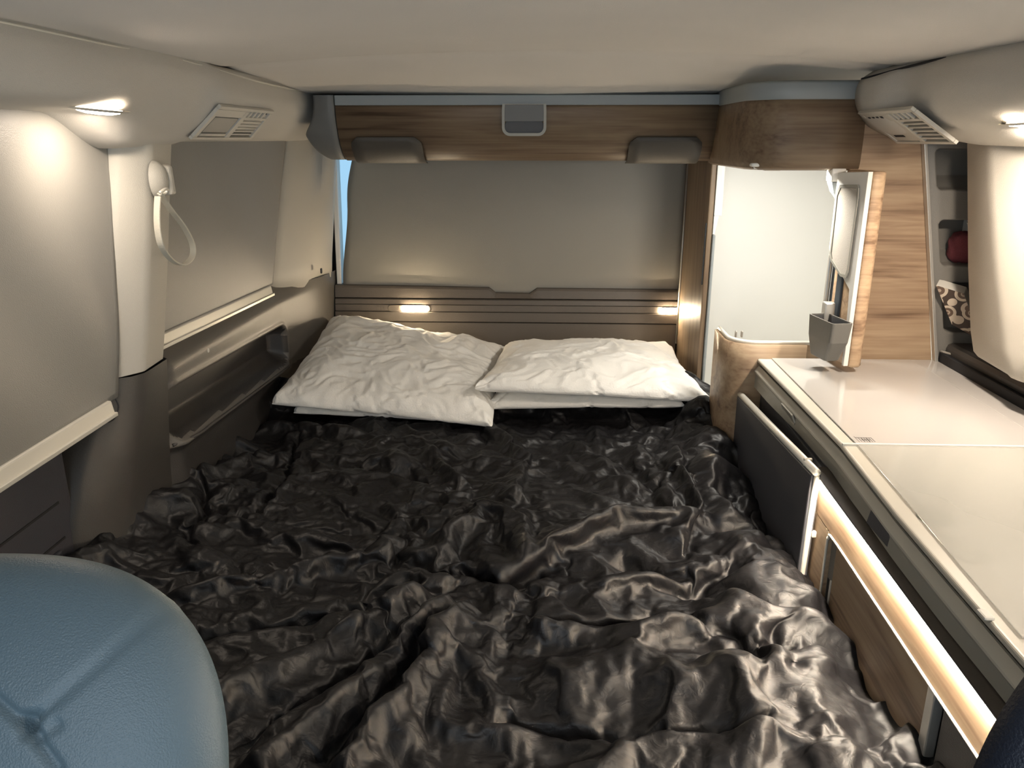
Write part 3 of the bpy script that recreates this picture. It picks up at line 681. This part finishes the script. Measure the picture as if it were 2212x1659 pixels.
# ------------------------------------------------------------------ kitchen
kt = thing('kitchen_unit', 'long kitchen unit on the right with oak front and glass covered worktop', 'kitchen', (.7, 1.1, 0))
XE = lambda y: float(np.interp(y, [.36, .693, .83, .982, 1.242, 1.747], [.462, .468, .471, .476, .493, .490]))
XLID = lambda y: float(np.interp(y, [.36, .693, .811, .967, 1.237, 1.712], [.470, .483, .489, .500, .516, .521]))
YF = .36
def slab(y0, y1, z0, z1, x1, name, m, par, inset=0, **k):
    ys_ = sorted({y0, y1} | {q for q in (.693, .83, .982, 1.10, 1.17, 1.21, 1.242, 1.28, 1.50) if y0 < q < y1}); L = []
    for y in ys_: L.append((XLID(y) if inset == 'lid' else XE(y)+inset, y))
    poly = L+[(x1, y1), (x1, y0)]
    return prism(name, poly, z0, z1, 'Z', m, par, **k)
# cabinet carcass
boxes('carcass', [(.505, 1.0, YF, 1.765, .05, .600)], M_SLATE, kt)
# worktop edge frame (rounded nosing), rear glass lid and front frosted lid
slab(YF, 1.768, .6585, .6685, .8335, 'worktop_edge', M_EDGE, kt, 0, bevel=.0045, seg=4)
slab(1.232, 1.760, .6690, .6715, .8330, 'rear_lid', M_WORK, kt, 'lid', bevel=.0008)
box('lid_joint', (.492, .8335, 1.2255, 1.2305, .6670, .6725), M_TAG, kt, bevel=.001)
box('back_strip', (.8372, .893, YF, 1.768, .650, .6690), M_WORK, kt, bevel=.001)
tr = box('hob_tray', (.520, .8335, .70, 1.222, .6686, .6690), M_TRAY, kt, bevel=0)
slab(.70, 1.2245, .6706, .6724, .8330, 'front_lid', M_GLASSL, kt, 'lid', bevel=.0008)

for (px, py, r) in ((2003, 1114, .0225), (2040, 1158, .010), (2080, 1193, .0225)):
    q = at(px+18, py, 'Z', .672)
    ring = lambda r_, z: [Vector((q.x+r_*math.cos(2*math.pi*i/24), q.y+r_*math.sin(2*math.pi*i/24), z)) for i in range(24)]
    loft('burner', [ring(r, .6690), ring(r, .6698), ring(r*.8, .6702), ring(r*.3, .6703), ring(.0005, .6703)], M_BURN, kt, closed=True)
# small printed label at the lid corner
pm = box('label_print', (.545-.022, .545-.0215, 1.236, 1.262, .6716, .6718), M_INK, kt, bevel=0)
for i, (x, w) in enumerate(((.5275, .0008), (.5320, .0016), (.5365, .0008), (.5400, .0020), (.5450, .0008), (.5490, .0008))):
    box('print_line', (x, x+w, 1.238, 1.256, .6716, .6718), M_INK, kt, bevel=0)
box('print_line', (.5235, .5500, 1.256, 1.2575, .6716, .6718), M_INK, kt, bevel=0)
box('print_line', (.5305, .5445, 1.246, 1.2480, .6716, .6718), M_INK, kt, bevel=0)
box('lid_hinge', (.462, .474, .730, .748, .6690, .674), M_TAG, kt)
# dark shadow gap, fascia rail
slab(YF, 1.765, .640, .6585, .60, 'shadow_gap', M_DARK, kt, .010, bevel=0)
def xf(y): return XE(y)-.001
def xbot(y):
    return float(np.interp(y, [.36, .70, .93, 1.10, 1.28, 1.45, 1.80], [.466, .476, .476, .487, .500, .499, .483]))
rows, rim = [], []
for i in range(41):
    y = lerp(YF, 1.766, i/40); x = xf(y); k = sstep(1.10, 1.30, y)     # rear part flat drawer front, front part recessed below the rim
    xb_ = max(xbot(y), x+lerp(.006, .0, k)); xm = lerp(min(x+.010, xb_+.002), lerp(x, xb_, .35), k)
    rim.append([(x+.012, y, .6490), (x+.009, y, .6512), (x+.006, y, .6512), (x-.003, y, .6400), (x-.003, y, .6365), (x+.002, y, .6350), (x+.012, y, .6350)])
    rows.append([(lerp(x+.006, x-.001, k), y, .6352), (lerp(x+.008, x+.001, k), y, .630), (xm, y, .620), (xb_, y, .600), (xb_+.02, y, .598), (xb_+.03, y, .598)])
rm = loft('fascia_rim', rim, M_EDGE, kt, smooth=False)
fa = loft('fascia_rail', rows, M_FASC, kt, smooth=False)
fa.data.polygons.foreach_set('use_smooth', [False]*len(fa.data.polygons))
hp = [(-.040, -.011), (.030, -.011), (.038, -.004), (.038, .011), (-.032, .011), (-.040, .004)]
plate('drawer_handle', hp, (xf(1.50)+.0022, 1.510, .6240), (0, -1, 0), (-.40, 0, 1), .002, M_GREYP, kt)
ringplate('handle_rim', [(a*1.06, b*1.16) for a, b in hp], hp, (xf(1.50)+.0018, 1.510, .6240), (0, -1, 0), (-.40, 0, 1), .003, M_EDGE, kt)
lo_, up_ = Vector((xf(1.03)+.0085, 1.035, .612)), Vector((0, 0, 1))
plate('drawer_handle', [(-.045, -.008), (.035, -.008), (.043, .000), (.040, .016), (-.040, .018)], lo_, (0, -1, 0), (.10, 0, 1), .003, M_TABLE, kt)
XW = .4780
xw = lambda y: XW-.001-.016*(1.30-y)/(1.30-.70)
def run(name, y0, y1, dx0, dx1, z0, z1, m, **k):
    return hexa(name, [(xw(y0)+dx0, y0, z0), (xw(y1)+dx0, y1, z0), (xw(y1)+dx1, y1, z0), (xw(y0)+dx1, y0, z0), (xw(y0)+dx0, y0, z1), (xw(y1)+dx0, y1, z1), (xw(y1)+dx1, y1, z1), (xw(y0)+dx1, y0, z1)], m, kt, **k)
# lit led strip tucked under the brown lip below the fascia
run('led_housing', 1.303, YF, -.0030, .040, .5962, .5982, M_SHELF, bevel=.0005)
run('housing_lip', 1.303, YF, -.0044, -.0028, .5958, .5986, M_PAD, bevel=.0003)
run('led_strip', 1.297, YF, -.0040, -.0006, .5944, .5957, M_LED, bevel=0)
def wall_piece(name, y0, y1, z0, z1, m, dx=0, th=.014, par=kt, **k):
    return hexa(name, [(xw(y0)+dx, y0, z0), (xw(y0)+dx+th, y0, z0), (xw(y1)+dx+th, y1, z0), (xw(y1)+dx, y1, z0), (xw(y0)+dx, y0, z1), (xw(y0)+dx+th, y0, z1), (xw(y1)+dx+th, y1, z1), (xw(y1)+dx, y1, z1)], m, par, **k)
# oak front frame: top band and rear stile around the inset door
DT = lambda y: .520
wall_piece('front_band', YF, 1.300, .530, .5960, M_WY)
wall_piece('rear_stile', 1.190, 1.300, .10, .5298, M_WY, bevel=0)
idr = wall_piece('sliding_door', .818, 1.165, .06, .529, wood('oak laminate sliding door', 'Y', .62), dx=.006)
wall_piece('door_channel', 1.165, 1.190, .06, .529, M_GREYP, dx=.007, par=idr)
wall_piece('grip_slot', 1.170, 1.186, .30, .448, M_DARK, dx=.0062, th=.003, par=idr)
wall_piece('grip_rim', 1.167, 1.1698, .30, .452, M_ALUW, dx=.0045, th=.004, par=idr, bevel=.0005)
tube('door_edge', [(xw(1.190)-.0006, 1.1905, .30), (xw(1.19)-.0006, 1.190, .50), (xw(1.185)-.0006, 1.184, .520), (xw(1.17)-.0006, 1.168, .5295), (xw(1.0)-.0006, 1.0, .5305), (xw(.8)-.0006, .8, .5305), (xw(YF)-.0006, YF, .5305)], .0022, M_ALUW, kt, seg=6, n=5)
wall_piece('door_end_profile', .800, .818, .06, .528, M_ALU, dx=.003, par=idr)
wall_piece('front_door', YF, .785, .06, .520, M_TRIM, dx=.008)
wall_piece('rear_front', 1.300, 1.760, .05, .592, M_SLATE, dx=.018, th=.01)

# folded table hanging on the kitchen front
tb = thing('folding_table', 'dark grey folding table hanging against the kitchen front', 'table', (.46, 1.5, .1))
T = lambda y, z: lerp(.4500, .4640, (z-.1)/.5)-.0
za, zb2 = .575, .600
hexa('table_top', [(.470, 1.800, .10), (.455, 1.800, .10), (.452, 1.262, .10), (.470, 1.262, .10), (.468, 1.815, .572), (.4545, 1.815, .572), (.4545, 1.246, .608), (.472, 1.246, .608)], M_TABLE, tb, bevel=.003)
tube('top_edge', [(.461, 1.818, .576), (.461, 1.55, .593), (.462, 1.242, .613)], .0070, M_ALUW, tb, n=1, seg=12)
tube('front_edge', [(.463, 1.243, .606), (.463, 1.254, .42), (.463, 1.262, .11)], .0048, M_ALUW, tb, n=1, seg=10)
box('edge_knob', (.468, .478, 1.245, 1.255, .488, .500), M_ALUW, tb)
box('edge_joint', (.456, .470, 1.290, 1.296, .603, .618), M_EDGE, tb, bevel=.001)

# ------------------------------------------------------------------ bed
bd = box('mattress', (-.745, .415, .50, 2.55, .24, .375), M_MATT, bevel=.03, seg=4)
tag(bd, 'pale mattress with grey cover hidden beneath the black comforter', 'mattress')
bs = box('bed_base', (-.745, .415, .50, 2.56, .0, .238), M_SLATE, bevel=.004); tag(bs, 'dark bed base box below the mattress', 'bed base')

# --- real cloth relaxation: the comforter buckles over the bed, the pillows inflate
def npmesh(V, Fc):
    me = bpy.data.meshes.new('m'); me.vertices.add(len(V)); me.vertices.foreach_set('co', np.asarray(V, np.float32).ravel())
    k = Fc.shape[1]; me.loops.add(Fc.size); me.loops.foreach_set('vertex_index', Fc.astype(np.int32).ravel())
    me.polygons.add(len(Fc)); me.polygons.foreach_set('loop_start', np.arange(0, Fc.size, k, dtype=np.int32)); me.polygons.foreach_set('loop_total', np.full(len(Fc), k, np.int32))
    me.update(calc_edges=True); return me
def quads(i): return np.stack([i[:-1, :-1], i[:-1, 1:], i[1:, 1:], i[1:, :-1]], -1).reshape(-1, 4)
def value_noise(X, Y, s, seed, x0, y0):
    r = np.random.RandomState(seed); g = r.randn(60, 60); fx = (X-x0)/s+1; fy = (Y-y0)/s+1
    ix = np.clip(fx.astype(int), 0, 58); iy = np.clip(fy.astype(int), 0, 58); tx = fx-ix; ty = fy-iy
    tx = tx*tx*(3-2*tx); ty = ty*ty*(3-2*ty)
    return (g[iy, ix]*(1-tx)+g[iy, ix+1]*tx)*(1-ty)+(g[iy+1, ix]*(1-tx)+g[iy+1, ix+1]*tx)*ty
def relax(V, Fc, bumper, frames, quality, mass, grow, stiff, comp, bend, pressure=0, pins=None, damp=2, colq=1):
    "run Blender's cloth solver on a temporary mesh and return the settled vertex positions"
    me = npmesh(V, Fc); o = bpy.data.objects.new('cloth_work', me); COL.objects.link(o)
    if bumper is not None:
        b = bpy.data.objects.new('bumper_work', npmesh(*bumper)); COL.objects.link(b)
        b.modifiers.new('hit', 'COLLISION'); b.collision.thickness_outer = .004; b.collision.cloth_friction = 20
    m = o.modifiers.new('cloth', 'CLOTH'); s = m.settings
    if pins is not None:
        vg = o.vertex_groups.new(name='pin'); vg.add([int(i) for i in pins], 1.0, 'REPLACE'); s.vertex_group_mass = 'pin'
    s.quality = quality; s.mass = mass; s.air_damping = damp; s.tension_stiffness = stiff; s.compression_stiffness = comp
    s.shear_stiffness = 4; s.bending_stiffness = bend; s.shrink_min = -grow; s.shrink_max = -grow
    if pressure: s.use_pressure = True; s.uniform_pressure_force = pressure
    m.collision_settings.distance_min = .003; m.collision_settings.collision_quality = colq
    m.point_cache.frame_end = frames+2
    for f in range(1, frames+1): SC.frame_set(f)
    ev = o.evaluated_get(bpy.context.evaluated_depsgraph_get()); co = np.empty(len(V)*3, np.float32); ev.data.vertices.foreach_get('co', co)
    bpy.data.objects.remove(o); bpy.data.meshes.remove(me)
    if bumper is not None: bpy.data.objects.remove(b)
    SC.frame_set(1)
    return co.reshape(-1, 3).astype(float)
STEP = .0066
QX0, QX1, QY0, QY1 = -.79, .56, .60, 2.10
NX, NY = int((QX1-QX0)/STEP)+1, int((QY1-QY0)/STEP)+1
GX, GY = np.meshgrid(np.linspace(QX0, QX1, NX), np.linspace(QY0, QY1, NY))
# big folds measured on the bed: (sight points, height, width)
FOLDS = [([(480,1500),(700,1370),(880,1270)],.030,.022), ([(560,1640),(800,1440),(960,1290)],.028,.020), ([(760,1650),(900,1480),(1010,1300)],.026,.020),
    ([(400,1250),(620,1200),(800,1150)],.020,.020), ([(430,1330),(640,1300),(860,1240)],-.022,.016), ([(500,1580),(720,1440),(900,1300)],-.020,.013),
    ([(700,1590),(850,1430),(980,1290)],-.018,.012), ([(960,1130),(1040,1080),(1110,1110),(1130,1170)],.028,.018), ([(1010,1200),(1080,1230),(1150,1210)],-.035,.020),
    ([(1150,1180),(1300,1120),(1420,1110)],.026,.022), ([(1190,1330),(1380,1350),(1500,1320)],.022,.02), ([(1250,1430),(1370,1400),(1480,1450)],.040,.05),
    ([(1100,1500),(1400,1530),(1620,1540)],-.025,.012), ([(1180,1310),(1400,1290),(1560,1340),(1600,1390)],-.025,.013), ([(1350,1180),(1480,1230),(1560,1200)],-.03,.03),
    ([(1600,1150),(1690,1250)],.045,.05), ([(1300,1240),(1450,1215)],.02,.015), ([(1560,1290),(1700,1320)],.03,.03), ([(1640,1330),(1700,1440)],-.03,.014),
    ([(1560,1430),(1640,1560)],.03,.035), ([(1720,1400),(1790,1600)],.03,.03), ([(1260,1620),(1420,1560),(1600,1580)],.03,.03), ([(1480,860),(1510,930),(1530,1020)],.040,.05),
    ([(1440,980),(1470,1080),(1430,1150)],.03,.018), ([(1500,1000),(1545,1100)],.03,.02), ([(600,900),(760,920)],.02,.02), ([(640,990),(800,980),(930,1010)],-.012,.02),
    ([(380,1090),(440,1010),(560,960)],.025,.02), ([(400,1150),(440,1080),(420,1010)],-.018,.012), ([(560,1060),(620,1000),(640,920)],-.018,.015),
    ([(930,960),(980,1010)],.02,.015), ([(1050,900),(1120,960),(1100,1040)],.02,.018), ([(1240,930),(1330,1020)],.02,.03)]
def folds(X, Y):
    H = np.zeros(X.shape)
    for pts, h, w in FOLDS:
        q = [np.array(at(a, b, 'Z', .46))[:2] for a, b in pts]; dm = np.full(X.shape, 9.)
        for a, b in zip(q[:-1], q[1:]):
            ab = b-a; t = np.clip(((X-a[0])*ab[0]+(Y-a[1])*ab[1])/(ab@ab), 0, 1)
            dm = np.minimum(dm, np.hypot(X-a[0]-t*ab[0], Y-a[1]-t*ab[1]))
        H += .85*h*np.exp(-(dm/w)**2)
    return H
vn = lambda s, k: value_noise(GX, GY, s, k, QX0, QY0)
s_ = np.clip(GX-.40, 0, None); th_ = np.minimum(s_/.05, np.pi/2)
rs = np.random.RandomState(9); jx = rs.uniform(-.25, .25, GX.shape)*STEP; jy = rs.uniform(-.25, .25, GX.shape)*STEP
CX = np.where(GX > .40, .40+.05*np.sin(th_), GX+jx)
CZ = .50+.015*vn(.3, 1)+.010*vn(.09, 2)+.004*vn(.04, 3)+folds(GX, GY)-.05*(1-np.cos(th_))-np.clip(s_-.05*np.pi/2, 0, None)
idx = np.arange(NX*NY).reshape(NY, NX); Fc = quads(idx); pick = (rs.rand(len(Fc)) < .5)[:, None]
tri = np.concatenate([np.where(pick, Fc[:, [0, 1, 2]], Fc[:, [0, 1, 3]]), np.where(pick, Fc[:, [0, 2, 3]], Fc[:, [1, 2, 3]])])
BX, BY = np.meshgrid(np.linspace(-.95, .70, 170), np.linspace(.4, 2.2, 180))
BZ = .425+.018*np.sin(BX*7+1)*np.sin(BY*6)+folds(BX, BY)*1.2-.3*np.clip((BX-.415)/.05, 0, 1)**1.5
for f_ in (lambda x: .80+.03*np.sin(5*x), lambda x: .985+.035*np.sin(4*x+1), lambda x: 1.19+.04*np.sin(5*x+2.2), lambda x: 1.42+.03*np.sin(6*x+.5), lambda x: 1.66+.03*np.sin(5*x+4)):
    BZ -= .012*np.exp(-((BY-f_(BX))/.02)**2)
bi = np.arange(BX.size).reshape(BX.shape)
pins = np.nonzero(((GY < QY0+.004) | (GY > QY1-.004) | (GX < QX0+.004) | (GX > QX1-.004)).ravel())[0]
co = relax(np.stack([CX, GY+jy, CZ], -1).reshape(-1, 3), tri, (np.stack([BX, BY, BZ], -1).reshape(-1, 3), quads(bi)), 26, 4, .12, .22, 12, 12, .02, pins=pins)
co[:, 2] -= .012
cf = link('comforter', npmesh(co, Fc), M_SATIN, smooth=True, sub=1)
tag(cf, 'crumpled black satin comforter spread over the bed', 'comforter')

def vnoise(X, Y, s, seed):
    r = np.random.RandomState(seed); g = r.randn(80, 80); fx = (X-X.min())/s+1; fy = (Y-Y.min())/s+1
    ix = np.clip(fx.astype(int), 0, 78); iy = np.clip(fy.astype(int), 0, 78); tx = fx-ix; ty = fy-iy
    tx = tx*tx*(3-2*tx); ty = ty*ty*(3-2*ty)
    return (g[iy, ix]*(1-tx)+g[iy, ix+1]*tx)*(1-ty)+(g[iy+1, ix]*(1-tx)+g[iy+1, ix+1]*tx)*ty
def inflate(seed, pressure, Wd, Lg):
    nx, ny = int(Wd/.0095)+1, int(Lg/.0095)+1; u, v = np.meshgrid(np.linspace(-1, 1, nx), np.linspace(-1, 1, ny))
    X = u*Wd/2*(1-.03*(1-v*v)*np.abs(u)); Y = v*Lg/2*(1-.03*(1-u*u)*np.abs(v)); t = .02*((1-u**4)*(1-v**4))**.5
    k = t/.02; top = .06+t+.004*value_noise(u, v, .25, seed, -1, -1)*k+.002*value_noise(u, v, .1, seed+5, -1, -1)*k
    V = np.concatenate([np.stack([X, Y, top], -1).reshape(-1, 3), np.stack([X, Y, .06-t], -1).reshape(-1, 3)])
    i0 = np.arange(nx*ny).reshape(ny, nx); i1 = i0+nx*ny; bd = np.zeros((ny, nx), bool); bd[0] = bd[-1] = True; bd[:, 0] = bd[:, -1] = True
    i1 = np.where(bd, i0, i1); Fq = np.concatenate([quads(i0), quads(i1)[:, ::-1]]); us = np.unique(Fq); mp = -np.ones(len(V), int); mp[us] = np.arange(len(us))
    plane = (np.array([(-2, -2, 0), (2, -2, 0), (2, 2, 0), (-2, 2, 0)]), np.array([[0, 1, 2, 3]]))
    c = relax(V[us], mp[Fq], plane, 32, 5, .15, .13, 15, 8, .02, pressure=pressure, damp=3)
    full = np.zeros((2*nx*ny, 3)); full[us] = c; full = full.reshape(2, ny, nx, 3); full[1][bd] = full[0][bd]
    return np.concatenate([full[0], full[1]]), ny, nx
PILL = {'a': inflate(1, 19, .55, .48), 'b': inflate(7, 22, .54, .46)}
def upn(A):
    "double the resolution of a (n,m,3) net"
    n, m_, _ = A.shape; B = np.empty((2*n-1, m_, 3)); B[::2] = A; B[1::2] = (A[1:]+A[:-1])/2
    D = np.empty((2*n-1, 2*m_-1, 3)); D[:, ::2] = B; D[:, 1::2] = (B[:, 1:]+B[:, :-1])/2; return D
def pillow(key, label, corners, zscale, seed, wr, base, mt=M_LINEN, sag=0, mirror=False):
    "corners: (x,y) of front-left, front-right, back-right, back-left; base: matching heights of the underside"
    A, ny, nx = PILL[key]; t = upn(A[:ny]); b = upn(A[ny:])
    net = np.stack([t, b]); x0, x1 = A[..., 0].min(), A[..., 0].max(); y0, y1 = A[..., 1].min(), A[..., 1].max(); z0 = A[..., 2].min()
    if mirror: net = net.copy(); net[..., 0] = x1+x0-net[..., 0]
    u = (net[..., 0]-x0)/(x1-x0); v = (net[..., 1]-y0)/(y1-y0)
    c = np.array(corners); h = np.array(base)
    w = np.stack([(1-u)*(1-v), u*(1-v), u*v, (1-u)*v], -1)
    XY = w@c; Z = w@h+(net[..., 2]-z0)*zscale
    # linen creases: ridged, warped noise, fading out at the seam
    X, Y = net[0, ..., 0], net[0, ..., 1]; wx = X+.03*vnoise(X, Y, .10, seed); wy = Y+.03*vnoise(X, Y, .08, seed+1)
    cr = (1-2*np.abs(vnoise(wx*.55, wy*1.3, .045, seed+2)).clip(0, 1))*.6+(1-2*np.abs(vnoise(wx+wy*.4, wy*1.5-wx*.3, .028, seed+3)).clip(0, 1))*.4+.9*vnoise(X, Y, .09, seed+4)
    edge = np.clip(np.minimum(np.minimum(u[0], 1-u[0]), np.minimum(v[0], 1-v[0]))/.07, 0, 1)
    Z[0] += wr*cr*(edge*.8+.2)*1.0 - wr*.2
    hem = (1-np.clip(v[0]/.06, 0, 1)); Z[0] += .004*hem*np.sin(u[0]*23+seed)+.003*hem*np.sin(u[0]*57)
    n1, m1 = Z[0].shape; bd_ = np.zeros((n1, m1), bool); bd_[0] = bd_[-1] = True; bd_[:, 0] = bd_[:, -1] = True
    Z[1][bd_] = Z[0][bd_]; XY[1][bd_] = XY[0][bd_]
    V = np.concatenate([XY, Z[..., None]], -1)
    i0 = np.arange(n1*m1).reshape(n1, m1); i1 = i0+n1*m1; i1 = np.where(bd_, i0, i1)
    q = lambda i: np.stack([i[:-1, :-1], i[:-1, 1:], i[1:, 1:], i[1:, :-1]], -1).reshape(-1, 4)
    F_ = np.concatenate([q(i0), q(i1)[:, ::-1]]); us = np.unique(F_); mp = -np.ones(2*n1*m1, int); mp[us] = np.arange(len(us))
    o = link('pillow', npmesh(V.reshape(-1, 3)[us], mp[F_]), mt, smooth=True, sub=1)
    tag(o, label, 'pillow', 'white pillows at the head of the bed'); return o
pillow('a', 'white pillow under the large left pillow, only its shaded front edge showing', [(-.66, 1.93), (-.14, 1.905), (-.14, 2.44), (-.66, 2.44)], .55, 3, .001, [.452, .440, .450, .465])
pillow('a', 'large creased white pillow by the left wall with its corner on the tailgate', [(-.705, 1.900), (-.115, 1.868), (-.105, 2.50), (-.700, 2.50)], .88, 11, .0058, [.482, .440, .470, .572])
pillow('b', 'flat white pillow under the right pillow', [(-.150, 1.960), (.375, 1.955), (.425, 2.50), (-.10, 2.50)], .62, 21, .002, [.455, .470, .475, .460])
pillow('b', 'plump white pillow by the wardrobe overhanging its neighbour', [(-.180, 1.925), (.445, 1.925), (.415, 2.42), (-.13, 2.44)], .66, 31, .0045, [.518, .495, .505, .500])

# ------------------------------------------------------------------ front seats
def seat(label, outline, O, U, V, depth, m, seams):
    O, U, V = Vector(O), Vector(U).normalized(), Vector(V).normalized(); Nn = V.cross(U).normalized()
    if Nn.y > 0: Nn = -Nn
    hw, hh, n = outline
    def fn(u, v, s=1):
        a = u*2*math.pi; r = v
        c_, d_ = math.cos(a), math.sin(a); k = (abs(c_)**n+abs(d_)**n)**(-1/n)
        x, y = k*c_*hw*r, k*d_*hh*r; h = depth*(1-r**3.2)**.5
        for (ax, ay, bx, by, w_, dp_) in seams:
            vx, vy = bx-ax, by-ay; t_ = max(0, min(1, ((x-ax)*vx+(y-ay)*vy)/(vx*vx+vy*vy))); dd = math.hypot(x-ax-vx*t_, y-ay-vy*t_)
            h -= s*dp_*math.exp(-(dd/w_)**2)
        return O+U*x+V*y+Nn*h*s
    t = thing('front_seat', label, 'seat', O)
    nu, nv = 220, 110
    rows = [[fn(i/nu, max(.0005, (j/nv))) for i in range(nu)] for j in range(nv+1)]
    rows += [[fn(i/nu, max(.0005, 1-j/12), -1) for i in range(nu)] for j in range(1, 13)]
    loft('backrest', rows, m, t, closed=True)
    return t
sg = []
ce = EYE+(Vector((-.515, .545, .562))-EYE)*.85; Us, Vs = Vector((1, .06, 0)), Vector((0, .42, 1))
def loc2(px, py):
    "seam end points, measured on the cushion's face"
    Nn_ = Us.normalized().cross(Vs.normalized()).normalized(); P0 = EYE; d = FWD+RGT*((px-1106)/F_PX)+UPV*((829.5-py)/F_PX)
    k = (ce+Nn_*.06-P0).dot(Nn_)/d.dot(Nn_) if Nn_.y < 0 else (ce-Nn_*.06-P0).dot(Nn_)/d.dot(Nn_)
    q = P0+d*k-ce; return q.dot(Us.normalized()), q.dot(Vs.normalized())
a, b, c3_, d3 = loc2(345, 1300), loc2(50, 1575), loc2(120, 1670), loc2(-40, 1500)
sg = [(*a, *b, .0035, .0032), (*b, *c3_, .004, .005), (*b, *d3, .004, .005)]
for k_ in range(7):
    e_ = loc2(30+26*math.cos(k_*.9)+k_*9, 1560+20*math.sin(k_*1.7)+k_*6); sg.append((*e_, e_[0]+.004, e_[1]+.003, .003, .0035))
seat('blue grey leather seat back in the lower left corner', (.197, .200, 2.7), ce, Us, Vs, .064, M_SEATB, sg)
seat('dark navy seat back cut off at the lower right corner', (.20, .22, 2.4), (.391, .28, .790), (1, -.05, 0), (0, .15, 1), .045, M_SEATD, [])

# ------------------------------------------------------------------ wardrobe interior lamp
ld = bpy.data.lights.new('wardrobe_light', 'AREA'); ld.energy = L_WARD; ld.color = (1, .95, .86); ld.shape = 'RECTANGLE'; ld.size = .12; ld.size_y = .03
lo2 = bpy.data.objects.new('wardrobe_light', ld); lo2.location = (.56, 1.81, 1.085); COL.objects.link(lo2)
lo2.rotation_euler = (math.radians(20), math.radians(-6), 0)
settle()
bpy.context.view_layer.update()
